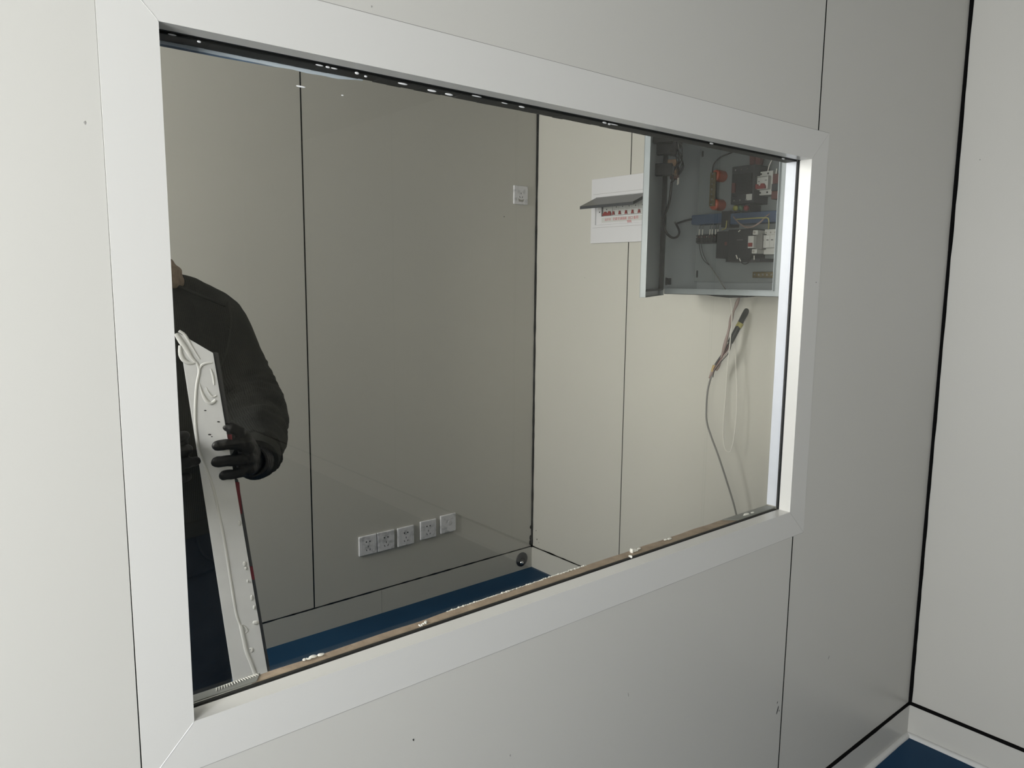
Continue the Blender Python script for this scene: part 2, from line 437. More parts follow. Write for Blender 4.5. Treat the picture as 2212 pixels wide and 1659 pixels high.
b4 = tag(bpy.data.objects.new('baseboard_back', None), 'off-white baseboard strip of the back wall behind the glass', 'baseboard', None, 'structure'); COL.objects.link(b4); b4.location = (1.0, D, 0)
for a, b in ((FAR_X, 1.338), (1.3392, XR - 0.003)):
    obj('baseboard_strip', MB().box(a, b, D - 0.003, D + 0.035, 0, BB), 'baseboard', b4)
obj('sealant_bead', bead((FAR_X, D - 0.001, BB + 0.003), (XR, D - 0.001, BB + 0.003), 0.0026, 0.45, 260, 6, 23), 'sealant_black', b4)

# ------------------------------------------------------------------ the interior window
win = thing('window_1', 'wide interior window in the partition with white mitred metal frame', 'window', (0.7, 0.03, OZ0)); win['kind'] = 'structure'
FT = 0.0010; RD = 0.0365; g = 0.00035
def stile(poly, rv):
    m = MB(); m.prism_y(poly, -FT, -0.0001); m.box(*rv); return m
obj('frame_stile', stile([(FX0, FZ0 + g), (FX0, FZ1 - g), (OX0, OZ1 - g), (OX0, OZ0 + g)], (OX0 - 0.0016, OX0, -0.0001, 0.030, OZ0, OZ1)), 'frame_white', win)
obj('frame_stile', stile([(FX1, FZ0 + g), (FX1, FZ1 - g), (OX1, OZ1 - g), (OX1, OZ0 + g)], (OX1, OX1 + 0.0016, -0.0001, 0.0285, OZ0, OZ1)), 'frame_white', win)
obj('frame_rail', stile([(FX0 + g, FZ1), (FX1 - g, FZ1), (OX1 - g, OZ1), (OX0 + g, OZ1)], (OX0, OX1, -0.0001, 0.0270, OZ1, OZ1 + 0.0016)), 'frame_white', win)
obj('frame_rail', stile([(FX0 + g, FZ0), (FX1 - g, FZ0), (OX1 - g, OZ0), (OX0 + g, OZ0)], (OX0, OX1, -0.0001, 0.0300, OZ0 - 0.0016, OZ0)), 'frame_white', win)
obj('mitre_sealant', bead((OX0 - 0.001, -FT, OZ0 - 0.001), (FX0 + 0.001, -FT, FZ0 + 0.001), 0.00045, 0.3, 30, 6, 2), 'silicone', win)
obj('mitre_sealant', bead((OX0 - 0.001, -FT, OZ1 + 0.001), (FX0 + 0.001, -FT, FZ1 - 0.001), 0.0005, 0.5, 30, 6, 4), 'frame_white', win)
M('shadow_line_grey', (0.20, 0.195, 0.18), 0.7)
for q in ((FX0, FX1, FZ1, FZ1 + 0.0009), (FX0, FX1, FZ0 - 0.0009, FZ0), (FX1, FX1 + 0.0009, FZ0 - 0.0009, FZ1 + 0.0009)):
    obj('edge_shadow_line', MB().box(q[0], q[1], -0.0004, -0.0001, q[2], q[3]), 'shadow_line_grey', win)  # thin grey strips paint the shadow line at the flange's outer edge
obj('glass_pane', MB().box(-0.012, 1.412, 0.0305, 0.0355, 0.903, 1.760), 'glass', win)
obj('gasket', MB().box(OX1 - 0.0008, OX1 + 0.004, 0.0286, 0.0362, OZ0, OZ1), 'gasket', win)
m = MB()
for k in range(60):
    a, b = k / 60 * OX1, (k + 1) / 60 * OX1
    m.box(a, b, 0.0357, 0.0640 + 0.0012 * noise.noise(Vector((k * 0.3, 1, 2))), OZ1 - 0.0020 + 0.0008 * noise.noise(Vector((k * 0.7, 5, 2))), OZ1 + 0.02)
m.box(0, OX1, 0.0272, 0.0303, OZ1 - 0.0006, OZ1 + 0.012)
obj('head_gasket', m, 'gasket', win)
obj('inner_jamb', MB().box(OX1 - 0.0010, OX1 + 0.002, 0.0365, 0.0620, OZ0 + 0.006, OZ1 - 0.002), 'frame_blue', win)
# silicone left along the head
for k, (px, py, l, w) in enumerate([(690, 141, 0.007, 0.0022), (708, 145, 0.004, 0.003), (722, 148, 0.006, 0.002), (771, 158, 0.004, 0.004), (790, 165, 0.003, 0.003), (870, 181, 0.010, 0.003), (933, 196, 0.010, 0.0035), (970, 204, 0.009, 0.0035),
        (1030, 208, 0.012, 0.0022), (1090, 223, 0.008, 0.0018), (1127, 231, 0.008, 0.003), (1306, 265, 0.007, 0.0035), (1316, 268, 0.004, 0.004), (1326, 269, 0.014, 0.0022), (1537, 310, 0.008, 0.004), (1692, 343, 0.008, 0.004), (372, 75, 0.006, 0.002), (430, 90, 0.003, 0.003)]):
    q = at_y(px, py, 0.0285)
    obj('silicone_blob', MB().ellipsoid((q.x, 0.0285, min(q.z, OZ1 - 0.0008)), l * 0.8, 0.0010, w * 0.45, 12, 8), 'silicone', win)
# film hanging at the head
m = MB(); n = 30; vs = []; fs = []
for k in range(n + 1):
    t = k / n; x = 0.005 + 0.285 * t
    zt = OZ1 + 0.003; zb = 1.7428 - 0.0018 * t + 0.0008 * noise.noise(Vector((k * 0.4, 3, 3)))
    if t > 0.85: zb += (t - 0.85) * 0.03
    vs += [(x, 0.0668, zt), (x, 0.0668, zb), (x, 0.0675, zt), (x, 0.0675, zb)]
for k in range(n):
    a = 4 * k; b = a + 4
    fs += [(a, b, b + 1, a + 1), (a + 2, a + 3, b + 3, b + 2), (a + 1, b + 1, b + 3, a + 3), (a, a + 2, b + 2, b)]
obj('protective_film', m._add(vs, fs), 'film_blue', win)
obj('film_edge', MB().prism_y([(0.005, 1.7432), (0.005, 1.7400), (0.10, 1.7402), (0.165, 1.7412), (0.10, 1.7428)], 0.0677, 0.0685), 'film_dark', win)
# timber batten and steel plates on the sill behind the glass
m = MB(); n = 90; vs = []; fs = []
for k in range(n + 1):
    x = 0.095 + (1.245 - 0.095) * k / n
    e = 0.0014 * noise.noise(Vector((k * 0.21, 7, 1))); t = 0.0012 * noise.noise(Vector((k * 0.17, 2, 9)))
    f0 = 0.0408 + 0.0006 * k / n; bk = 0.0010 + 0.0095 * k / n; vs += [(x, f0 + e * 0.6, 0.890), (x, f0 + e, 0.9110 + t), (x, f0 + 0.0025 + e, 0.9145 + t), (x, 0.0560 + bk + e * 1.4, 0.9145 + t * 1.5), (x, 0.0562 + bk, 0.890)]
for k in range(n):
    for q in range(5):
        a = 5 * k + q; b = 5 * k + (q + 1) % 5
        fs.append((a, b, b + 5, a + 5))
fs += [(4, 3, 2, 1, 0), tuple(5 * n + q for q in range(5))]
obj('sill_gap_shade', MB().box(0.0, OX1 - 0.001, 0.0357, 0.0410, 0.900, 0.9139), 'gasket', win)  # black strip painting the shade of the gap between sill and batten
obj('timber_batten', m._add(vs, fs), 'wood', win)
obj('steel_plate', MB().prism_z([(0.000, 0.0415), (0.096, 0.0415), (0.108, 0.0585), (0.000, 0.0585)], 0.9145, 0.9162), 'steel_grey', win)
obj('steel_plate', MB().prism_z([(1.240, 0.0395), (1.3985, 0.0385), (1.3985, 0.0625), (1.212, 0.0625)], 0.9155, 0.9172), 'steel_grey', win)
m = MB()
for k in range(17):      # ribbed silicone squeezed out on the left steel plate
    t = k / 16; x = 0.044 + 0.060 * t; y = 0.0485 + 0.005 * t; l = 0.0085 - 0.004 * t; sl = 0.004 * (1 - 2.2 * t)
    m.tube([(x, y, 0.9164), (x + sl * 0.5, y + l * 0.5, 0.9176), (x + sl, y + l, 0.9166)], [0.0005, 0.0010, 0.0006], 6)
m.tube([(0.045, 0.0565, 0.9164), (0.08, 0.0575, 0.9170), (0.106, 0.0580, 0.9165)], [0.0006, 0.0011, 0.0008], 6)
obj('silicone_ridge', m, 'silicone', win)
for k, (x, l, y, hh) in enumerate(((0.190, 0.012, 0.0535, 0.002), (0.177, 0.007, 0.0540, 0.0015), (0.375, 0.005, 0.046, 0.002), (0.365, 0.003, 0.043, 0.0015), (0.900, 0.014, 0.054, 0.003), (0.885, 0.004, 0.055, 0.006), (1.005, 0.016, 0.056, 0.002), (1.300, 0.020, 0.050, 0.004), (0.865, 0.004, 0.0375, 0.003))):
    mm = MB(); rnd = random.Random(k)
    for q in range(5):
        mm.ellipsoid((x + l * (rnd.random() - 0.5) * 1.6, y + 0.004 * (rnd.random() - 0.5), 0.9160 + hh * 0.4 * rnd.random()), l * (0.25 + 0.3 * rnd.random()), 0.003, hh * (0.5 + 0.6 * rnd.random()), 10, 6)
    obj('silicone_lump', mm, 'silicone', win)
m = MB(); rnd = random.Random(4)
for k in range(70):
    x = 0.43 + 0.33 * k / 69
    m.ellipsoid((x, 0.0600 + 0.0025 * k / 69 + 0.0012 * rnd.random(), 0.9148), 0.0028, 0.0018 * (0.4 + rnd.random()), 0.0016 * (0.3 + rnd.random()), 8, 5)
obj('silicone_bead', m, 'silicone', win)
for k, (px, py, l, w) in enumerate(((650, 187, 0.0065, 0.0012), (740, 206, 0.0018, 0.0008))):
    q = at_y(px, py, 0.0303)
    obj('silicone_dab', MB().ellipsoid((q.x, 0.0304, q.z), l, 0.0005, w, 12, 6), 'silicone', win)

# ------------------------------------------------------------------ sockets on the back wall
def socket(name, label, cx, cz, kind, group=None):
    t = thing(name, label, 'socket', (cx, D, cz), group)
    obj('plate', MB().box(cx - 0.043, cx + 0.043, D - 0.009, D, cz - 0.043, cz + 0.043), 'plastic_dusty', t, 0.003)
    y0, y1 = D - 0.0096, D - 0.0085
    if kind != 'blank':
        obj('insert', MB().ring((cx - 0.031, cx + 0.031, cz - 0.031, cz + 0.031), (cx - 0.030, cx + 0.030, cz - 0.030, cz + 0.030), lambda a, b, k: (a, D - 0.0095 if k == 0 else D - 0.0088, b)), 'plastic_white', t)
    if kind == 'five':
        for s in (-1, 1): obj('pin_hole', MB().cyl((cx + s * 0.0085, y0, cz + 0.016), (cx + s * 0.0085, y1, cz + 0.016), 0.0032, 10), 'socket_hole', t)
        slots = ((0, -0.006, 0), (-0.0085, -0.021, 0.5), (0.0085, -0.021, -0.5))
    elif kind == 'three':
        slots = ((0, 0.008, 0), (-0.008, -0.009, 0.5), (0.008, -0.009, -0.5))
    else:
        slots = ()
        obj('knock_out', MB().lathe([(0.009, 0), (0.012, 0), (0.012, 0.0006), (0.009, 0.0006)], (cx + 0.008, D - 0.009, cz + 0.002), (0, -1, 0), 18), 'plastic_white', t)
    for dx, dz, ro in slots:
        c, s = math.cos(ro), math.sin(ro)
        poly = [(cx + dx + a * c - b * s, cz + dz + a * s + b * c) for a, b in ((-0.0013, -0.004), (0.0013, -0.004), (0.0013, 0.004), (-0.0013, 0.004))]
        obj('pin_slot', MB().prism_y(poly, y0, y1), 'socket_hole', t)
    if kind == 'three':
        obj('smudge', MB().prism_y([(cx - 0.018, cz - 0.016), (cx - 0.014, cz - 0.031), (cx + 0.012, cz - 0.032), (cx + 0.019, cz - 0.018), (cx, cz - 0.022)], D - 0.0093, D - 0.0089), 'scuff_grey', t)
    return t
G = 'power sockets low on the back wall'
socket('wall_socket', 'dusty white socket plate farthest left in the low row of sockets', 1.2735, 0.3290, 'five', G)
socket('wall_socket', 'dusty white socket plate butted against the leftmost one of the row', 1.3622, 0.3290, 'five', G)
socket('wall_socket', 'dusty white socket plate in the middle of the row of five', 1.4635, 0.3285, 'five', G)
socket('wall_socket', 'dusty white socket plate next to the blank plate of the row', 1.5830, 0.3345, 'five', G)
socket('blank_plate', 'blank white cover plate without holes at the right end of the row', 1.6935, 0.3400, 'blank', G)
socket('wall_socket', 'smudged white socket plate high beside the back corner', 2.1150, 1.8640, 'three')
t = thing('round_outlet', 'round chrome outlet in the back baseboard by the corner', 'outlet', (2.151, D - 0.003, 0.056))
obj('rim', MB().lathe([(0.033, 0.0), (0.037, 0.0), (0.037, 0.003), (0.033, 0.004)], (2.151, D - 0.003, 0.056), (0, -1, 0), 28), 'dark_metal', t)
obj('bowl', MB().lathe([(0.002, 0.0006), (0.024, 0.0010), (0.033, 0.0034), (0.034, 0.0)], (2.151, D - 0.003, 0.056), (0, -1, 0), 28), 'dark_metal', t)
obj('nozzle', MB().lathe([(0.011, 0.001), (0.010, 0.008), (0.006, 0.012), (0.0005, 0.012)], (2.147, D - 0.003, 0.040), (0, -1, 0), 18), 'chrome', t)
obj('inner_ring', MB().lathe([(0.015, 0.001), (0.017, 0.004), (0.020, 0.004), (0.022, 0.001)], (2.151, D - 0.003, 0.043), (0, -1, 0), 22), 'chrome', t)

# ------------------------------------------------------------------ white distribution box
def text_mesh(body, size, mat):
    c = bpy.data.curves.new('lettering', 'FONT'); c.body = body; c.size = size; c.extrude = 0.0001
    c.align_x = 'LEFT'
    o = bpy.data.objects.new('lettering', c); COL.objects.link(o)
    dg = bpy.context.evaluated_depsgraph_get()
    me = bpy.data.meshes.new_from_object(o.evaluated_get(dg))
    bpy.data.objects.remove(o); bpy.data.curves.remove(c)
    me.materials.clear(); me.materials.append(MATS[mat])
    return me
def put_text(name, body, size, mat, y, z, x, parent, shear=0.0, sx=1.0):
    """lettering lying on a plane that faces -x; reads from larger y to smaller y"""
    me = text_mesh(body, size, mat)
    me.transform(Matrix(((0, 0, -1, x), (-sx, -shear, 0, y), (0, 1, 0, z), (0, 0, 0, 1))))
    return obj(name, me, mat, parent)
db = thing('distribution_box', 'white flush distribution box with raised smoked flap on the right wall', 'electrical box', (XR, 1.325, 1.631))
cy0, cy1, cz0, cz1 = 1.150, 1.4905, 1.6315, 1.9105
iy0, iy1, iz0, iz1 = 1.142, 1.4635, 1.7115, 1.8300
iy0 = 1.166
obj('cover', MB().ring((cy0, cy1, cz0, cz1), (iy0, iy1, iz0, iz1), lambda a, b, k: (XR - 0.012 if k == 0 else XR, a, b)), 'plastic_white', db, 0.0015)
obj('inner_frame', MB().ring((iy0, iy1, iz0, iz1), (1.178, 1.4325, 1.7465, 1.7930), lambda a, b, k: (XR - 0.0065 if k == 0 else XR - 0.001, a, b)), 'plastic_white', db)
obj('recess', MB().box(XR - 0.0012, XR - 0.0002, 1.176, 1.4345, 1.744, 1.795), 'comp_black', db)
m = MB(); m.box(XR - 0.0062, XR - 0.0014, 1.3690, 1.4225, 1.7480, 1.7925)
mb_ = obj('main_breaker', m, 'comp_white', db)
hl = MB().prism_x([(1.4220, 1.7490), (1.4220, 1.7570), (1.4150, 1.7600), (1.4120, 1.7660), (1.4020, 1.7660), (1.4000, 1.7610), (1.3900, 1.7605), (1.3880, 1.7670), (1.3780, 1.7670), (1.3720, 1.7570), (1.3720, 1.7490)], XR - 0.0120, XR - 0.0060)
obj('handle', hl, 'comp_red', mb_)
obj('test_button', MB().box(XR - 0.0080, XR - 0.006, 1.3990, 1.4035, 1.7730, 1.7770), 'print_black', mb_)
for k in range(5):
    y1 = 1.3665 - k * 0.0362
    br = obj('breaker', MB().box(XR - 0.0062, XR - 0.0014, y1 - 0.0352, y1, 1.7480, 1.7925), 'comp_white', db)
    obj('handle', MB().prism_x([(y1 - 0.001, 1.7505), (y1 - 0.003, 1.7560), (y1 - 0.005, 1.7650), (y1 - 0.011, 1.7650), (y1 - 0.0125, 1.7560), (y1 - 0.0155, 1.7505)], XR - 0.0115, XR - 0.006), 'comp_red', br)
    obj('rating_print', MB().box(XR - 0.0064, XR - 0.0062, y1 - 0.024, y1 - 0.020, 1.7800, 1.7850), 'print_black', br)
    obj('rating_print', MB().box(XR - 0.0064, XR - 0.0062, y1 - 0.030, y1 - 0.006, 1.7722, 1.7738), 'scuff_grey', br)
obj('label_strip', MB().box(XR - 0.0070, XR - 0.0062, 1.190, 1.4300, 1.7200, 1.7420), 'comp_white', db)
for body, y, z, sz, sh in (('总开关', 1.4105, 1.7275, 0.0125, 0), ('空调', 1.3635, 1.7275, 0.0135, 0), ('空调插座', 1.3355, 1.7275, 0.0135, 0), ('出口', 1.2760, 1.7275, 0.0140, 0), ('备用', 1.2455, 1.7278, 0.0140, 0), ('照明', 1.2790, 1.7135, 0.0125, -0.3)):
    put_text('lettering', body, sz, 'print_red', y, z, XR - 0.0072, db, sh, 0.98)
obj('screw', MB().cyl((XR - 0.0075, 1.4430, 1.7660), (XR - 0.006, 1.4430, 1.7660), 0.003, 10), 'print_black', db)
for zz in (1.8435, 1.6985): obj('moulding_line', MB().box(XR - 0.0123, XR - 0.0119, cy0 + 0.01, cy1 - 0.012, zz, zz + 0.0012), 'scuff_grey', db)
fl = MB()   # flap lifted on its top hinge
hx, hz, ex, ez = XR - 0.013, 1.8262, 2.1115, 1.7833
n_ = Vector((ez - hz, 0, -(ex - hx))).normalized() * 0.0022
def flp(y, t, k): return (hx + (ex - hx) * t + n_.x * k, y, hz + (ez - hz) * t + n_.z * k)
for a0, a1, t0, t1 in ((1.158, 1.4615, 0, 1),):
    fl._add([flp(a0, t0, 0), flp(a1, t0, 0), flp(a1, t1, 0), flp(a0, t1, 0), flp(a0, t0, 1), flp(a1, t0, 1), flp(a1, t1, 1), flp(a0, t1, 1)],
            [(0, 3, 2, 1), (4, 5, 6, 7), (0, 1, 5, 4), (1, 2, 6, 5), (2, 3, 7, 6), (3, 0, 4, 7)])
flo = obj('flap', fl, 'smoked', db)
m = MB()
for yy in (1.158, 1.4590):
    m._add([flp(yy, 0, 1), flp(yy, 1, 1), (ex, yy, ez - 0.009), (hx, yy, hz - 0.010), flp(yy + 0.0025, 0, 1), flp(yy + 0.0025, 1, 1), (ex, yy + 0.0025, ez - 0.009), (hx, yy + 0.0025, hz - 0.010)],
           [(0, 1, 2, 3), (7, 6, 5, 4), (0, 4, 5, 1), (1, 5, 6, 2), (2, 6, 7, 3), (3, 7, 4, 0)])
m.box(ex - 0.001, ex + 0.0015, 1.158, 1.4615, ez - 0.010, ez + 0.001)
obj('flap_rim', m, 'comp_dark', flo)

# ------------------------------------------------------------------ grey control cabinet with open door
cab = thing('control_cabinet', 'grey wall-mounted control cabinet with open door full of switchgear', 'electrical cabinet', (XR, 0.666, 1.42))
CX0, CY0, CY1, CZ0, CZ1 = 2.022, 0.420, 0.912, 1.420, 2.020
m = MB(); w = 0.0016
m.box(XR - w, XR, CY0, CY1, CZ0, CZ1); m.box(CX0, XR, CY0, CY0 + w, CZ0, CZ1); m.box(CX0, XR, CY1 - w, CY1, CZ0, CZ1)
m.box(CX0, XR, CY0, CY1, CZ0, CZ0 + w); m.box(CX0, XR, CY0, CY1, CZ1 - w, CZ1)
body = obj('body', m, 'cab_grey', cab)
obj('front_lip', MB().ring((CY0, CY1, CZ0, CZ1), (CY0 + 0.033, CY1 - 0.006, CZ0 + 0.020, CZ1 - 0.020), lambda a, b, k: (CX0 if k == 0 else CX0 + w, a, b)), 'cab_grey', cab)
obj('lip_flange', MB().ring((CY0 + 0.032, CY1 - 0.005, CZ0 + 0.019, CZ1 - 0.019), (CY0 + 0.034, CY1 - 0.007, CZ0 + 0.021, CZ1 - 0.021), lambda a, b, k: (CX0 - 0.010 if k == 0 else CX0 + 0.012, a, b)), 'cab_grey', cab)
obj('gland_flap', MB().prism_x([(0.735, 1.4204), (0.520, 1.4204), (0.560, 1.4155), (0.630, 1.4120), (0.690, 1.4155)], CX0 + 0.01, CX0 + 0.014), 'comp_black', cab)
PX = 2.186
pl = obj('mounting_plate', MB().box(PX, PX + 0.002, 0.440, 0.898, 1.4670, 1.9700), 'cab_plate', cab)
obj('plate_slot', MB().prism_x([(0.882, 1.484), (0.886, 1.482), (0.890, 1.484), (0.890, 1.508), (0.886, 1.511), (0.882, 1.508)], PX - 0.0006, PX), 'comp_black', pl)
obj('plate_slot', MB().prism_x([(0.880, 1.938), (0.884, 1.936), (0.888, 1.938), (0.888, 1.956), (0.884, 1.959), (0.880, 1.956)], PX - 0.0006, PX), 'comp_black', pl)
# brass bar on orange insulators
bar = obj('busbar', MB().box(2.122, 2.128, 0.7755, 0.7990, 1.7430, 1.8640), 'brass', cab)
for k in range(7):
    z = 1.8580 - k * 0.0182
    obj('terminal_screw', MB().cyl((2.117, 0.7860, z), (2.122, 0.7860, z), 0.0042, 8), 'screw', bar)
for z in (1.8540, 1.7500):
    ins = MB(); prof = []
    for k in range(9):
        prof.append((0.017 + (0.004 if k % 2 else 0), k * 0.0072))
    ins.lathe(prof, (2.128, 0.7850, z), (1, 0, 0), 18)
    obj('insulator', ins, 'comp_orange', cab)
def P(px, py, x): return at_x(px, py, x)
obj('busbar_wire', MB().tube(spline([(2.118, 0.787, 1.862), P(1541, 358, 2.12), P(1548, 347, 2.125), P(1560, 338, 2.13), P(1582, 329, 2.14)]), 0.0026, 8), 'wire_black', cab)
# moulded case breaker
mc = obj('moulded_case_breaker', MB().box(2.095, PX, 0.5960, 0.6880, 1.7400, 1.8700), 'comp_dark', cab, 0.002)
obj('front_plate', MB().box(2.088, 2.095, 0.604, 0.680, 1.772, 1.842), 'comp_black', mc, 0.001)
obj('toggle', MB().box(2.080, 2.089, 0.664, 0.676, 1.778, 1.812), 'comp_maroon', mc, 0.001)
for zz in (1.857, 1.752):
    for yy in (0.672, 0.648, 0.624): obj('terminal_screw', MB().cyl((2.092, yy, zz), (2.096, yy, zz), 0.0032, 8), 'screw', mc)
obj('sticker', MB().box(2.0942, 2.0950, 0.6020, 0.6250, 1.7500, 1.7710), 'comp_white', mc)
for k, yy in enumerate((0.668, 0.645)):
    obj('phase_cover', MB().prism_x([(yy - 0.050, 1.872), (yy - 0.034, 1.872), (yy - 0.030, 1.930), (yy - 0.056, 1.930)], 2.12, 2.14), 'comp_maroon', mc)
# two-pole breaker with red rocker
b2 = obj('two_pole_breaker', MB().box(2.130, PX, 0.5480, 0.6060, 1.7670, 1.8480), 'comp_white', cab, 0.001)
obj('front_step', MB().box(2.112, 2.130, 0.5540, 0.6060, 1.7850, 1.8310), 'comp_white', b2, 0.001)
obj('rocker', MB().prism_x([(0.6060, 1.7870), (0.6060, 1.7925), (0.6000, 1.7970), (0.5980, 1.8030), (0.5900, 1.8030), (0.5880, 1.7975), (0.5780, 1.7975), (0.5760, 1.8040), (0.5660, 1.8040), (0.5600, 1.7950), (0.5600, 1.7870)], 2.103, 2.1125), 'comp_red', b2)
for zz in (1.8395, 1.7760):
    for yy in (0.593, 0.566): obj('terminal_hole', MB().cyl((2.1292, yy, zz), (2.131, yy, zz), 0.0034, 8), 'comp_black', b2)
for (ya, yb, za, zb) in ((0.604, 0.556, 1.8265, 1.8282), (0.592, 0.586, 1.8115, 1.8135), (0.566, 0.558, 1.8140, 1.8160)): obj('rating_print', MB().box(2.1116, 2.1120, ya, yb, za, zb), 'print_black', b2)
ct = obj('contactor', MB().box(2.125, PX, 0.470, 0.545, 1.800, 1.835), 'comp_maroon', cab, 0.002)
obj('contact_block', MB().box(2.118, 2.17, 0.472, 0.543, 1.777, 1.801), 'comp_dark', ct, 0.001)
obj('coil_block', MB().box(2.122, PX, 0.470, 0.545, 1.750, 1.777), 'comp_maroon', ct, 0.002)
for yy in (0.535, 0.515): obj('ferrule', MB().tube([(2.13, yy, 1.834), (2.128, yy - 0.002, 1.852)], 0.0022, 8), 'wire_white', ct)
for mt, px, x in (('ind_yellow', 1586, 2.10), ('ind_green', 1597, 2.10), ('ind_red', 1609, 2.10)):
    q = P(px, 449, x)
    o = obj('indicator_lamp', MB().lathe([(0.0095, 0), (0.0095, 0.010), (0.006, 0.014), (0.0005, 0.015)], (2.115, q.y, q.z), (-1, 0, 0), 16), mt, cab)
    obj('lamp_base', MB().box(2.115, PX, q.y - 0.010, q.y + 0.010, q.z - 0.012, q.z + 0.012), 'comp_dark', o)
# blue wiring duct
for ya, yb, za, zb in ((0.745, 0.880, 1.6800, 1.7160), (0.470, 0.708, 1.6735, 1.7125)):
    o = obj('wiring_duct', MB().box(2.132, PX, ya, yb, za, zb), 'duct_blue', cab, 0.001)
    obj('duct_cover', MB().box(2.129, 2.133, ya, yb, za + 0.002, zb - 0.002), 'duct_blue', o)
obj('black_duct_end', MB().box(2.125, PX, 0.709, 0.744, 1.665, 1.722), 'comp_black', cab)
# terminal block
tb = obj('terminal_block', MB().box(2.150, PX, 0.7740, 0.8670, 1.6100, 1.6440), 'comp_dark', cab, 0.001)
for k in range(8):
    y1 = 0.8640 - k * 0.0112
    te = obj('terminal', MB().box(2.140, 2.151, y1 - 0.0092, y1, 1.6130, 1.6410), 'comp_black', tb)
    obj('terminal_screw', MB().cyl((2.138, y1 - 0.0046, 1.634), (2.1405, y1 - 0.0046, 1.634), 0.0026, 8), 'comp_maroon' if k % 2 else 'screw', te)
for px in (1511, 1518, 1534, 1539, 1546, 1551):
    a = P(px + 2, 484, 2.138); b = P(px, 495, 2.138); c = P(px - 0.5, 502, 2.140); d = P(px - 1, 508, 2.143)
    wv = obj('control_wire', MB().tube([a, b], 0.0013, 6), 'wire_black', cab)
    obj('ferrule', MB().tube([b, c, d], 0.0019, 6), 'wire_white', wv)
# black drive unit in two blocks
dv = obj('drive_unit', MB().box(2.100, PX, 0.6900, 0.7440, 1.5520, 1.6480), 'comp_black', cab, 0.003)
obj('drive_side', MB().box(2.092, PX, 0.5950, 0.6890, 1.5420, 1.6520), 'comp_black', dv, 0.002)
obj('drive_base', MB().box(2.100, PX, 0.560, 0.700, 1.5385, 1.5500), 'comp_dark', dv)
obj('nameplate', MB().box(2.0915, 2.0922, 0.628, 0.652, 1.6140, 1.6156), 'wire_grey', dv)
obj('nameplate', MB().box(2.0995, 2.1002, 0.698, 0.708, 1.598, 1.610), 'comp_maroon', dv)
for pts in (((1595, 501), (1599, 497)), ((1590, 551), (1593, 559)), ((1597, 558), (1600, 565)), ((1629, 552), (1629, 561))):
    obj('ferrule', MB().tube([P(*pts[0], 2.088), P(*pts[1], 2.090)], 0.0019, 6), 'wire_white', dv)
obj('jumper_wire', MB().tube(spline([P(1600, 565, 2.088), P(1606, 570, 2.085), P(1614, 569, 2.086), P(1622, 562, 2.09)]), 0.0018, 6), 'wire_black', dv)
# single breaker and din pieces
sb = obj('single_breaker', MB().box(2.090, 2.15, 0.5840, 0.6060, 1.5850, 1.6270), 'comp_white', cab, 0.001)
obj('rocker', MB().box(2.084, 2.091, 0.5870, 0.6010, 1.5900, 1.6030), 'comp_red', sb)
for zz in (1.5660, 1.6310):
    tc_ = obj('terminal_collar', MB().box(2.100, 2.15, 0.576, 0.596, zz, zz + 0.016), 'comp_white', sb, 0.002)
    obj('terminal_hole', MB().cyl((2.0992, 0.588, zz + 0.008), (2.1005, 0.588, zz + 0.008), 0.0042, 10), 'scuff_grey', tc_)
obj('din_body', MB().box(2.108, 2.17, 0.562, 0.590, 1.580, 1.634), 'wire_grey', sb, 0.002)
# white four-pole surge protector
sp = obj('surge_protector', MB().box(2.135, PX, 0.490, 0.5700, 1.5640, 1.6500), 'comp_white', cab, 0.001)
obj('front_step', MB().box(2.118, 2.135, 0.490, 0.5780, 1.5860, 1.6290), 'comp_white', sp, 0.001)
for k in range(4):
    yy = 0.5685 - k * 0.0175
    obj('status_window', MB().box(2.1172, 2.1182, yy - 0.008, yy, 1.6110, 1.6140), 'print_black', sp)
    obj('terminal_hole', MB().cyl((2.1342, yy - 0.004, 1.6390), (2.1355, yy - 0.004, 1.6390), 0.0028, 8), 'scuff_grey', sp)
    if k: obj('module_joint', MB().box(2.1174, 2.1181, yy + 0.0046, yy + 0.0052, 1.5870, 1.6280), 'scuff_grey', sp)
obj('yellow_wire', MB().tube(spline([P(1590, 474, 2.110), P(1625, 471.5, 2.105), P(1655, 470.5, 2.105), P(1660, 474, 2.106), P(1661, 483, 2.108), P(1660, 494, 2.120)]), 0.0022, 8), 'wire_yellow', cab)
obj('yellow_wire', MB().tube(spline([P(1570, 477, 2.12), P(1569, 486, 2.11), P(1567, 493, 2.11), P(1560, 496, 2.12)]), 0.0022, 8), 'wire_yellow', cab)
for k in range(2):
    obj('loop_wire', MB().tube(spline([P(1584, 467 + 2 * k, 2.120), P(1594, 479 + k, 2.100), P(1610, 489 + 2 * k, 2.090), P(1626, 489 + k, 2.090), P(1642, 479 + 2 * k, 2.100), P(1656, 466 + k, 2.120), P(1676, 455, 2.150)]), 0.0017, 6), 'wire_pink', cab)
obj('white_lead', MB().tube(spline([(2.12, 0.561, 1.846), (2.118, 0.556, 1.864), (2.122, 0.548, 1.884), (2.13, 0.543, 1.900)]), 0.0020, 6), 'wire_white', cab)
eb = obj('earth_bar', MB().box(2.160, 2.168, 0.462, 0.6260, 1.4830, 1.5045), 'brass', cab, 0.001)
for k in range(8): obj('terminal_screw', MB().cyl((2.155, 0.614 - k * 0.0165, 1.4940), (2.160, 0.614 - k * 0.0165, 1.4940), 0.0036, 8), 'screw', eb)
obj('earth_post', MB().box(2.168, PX, 0.595, 0.610, 1.488, 1.500), 'dark_metal', eb)
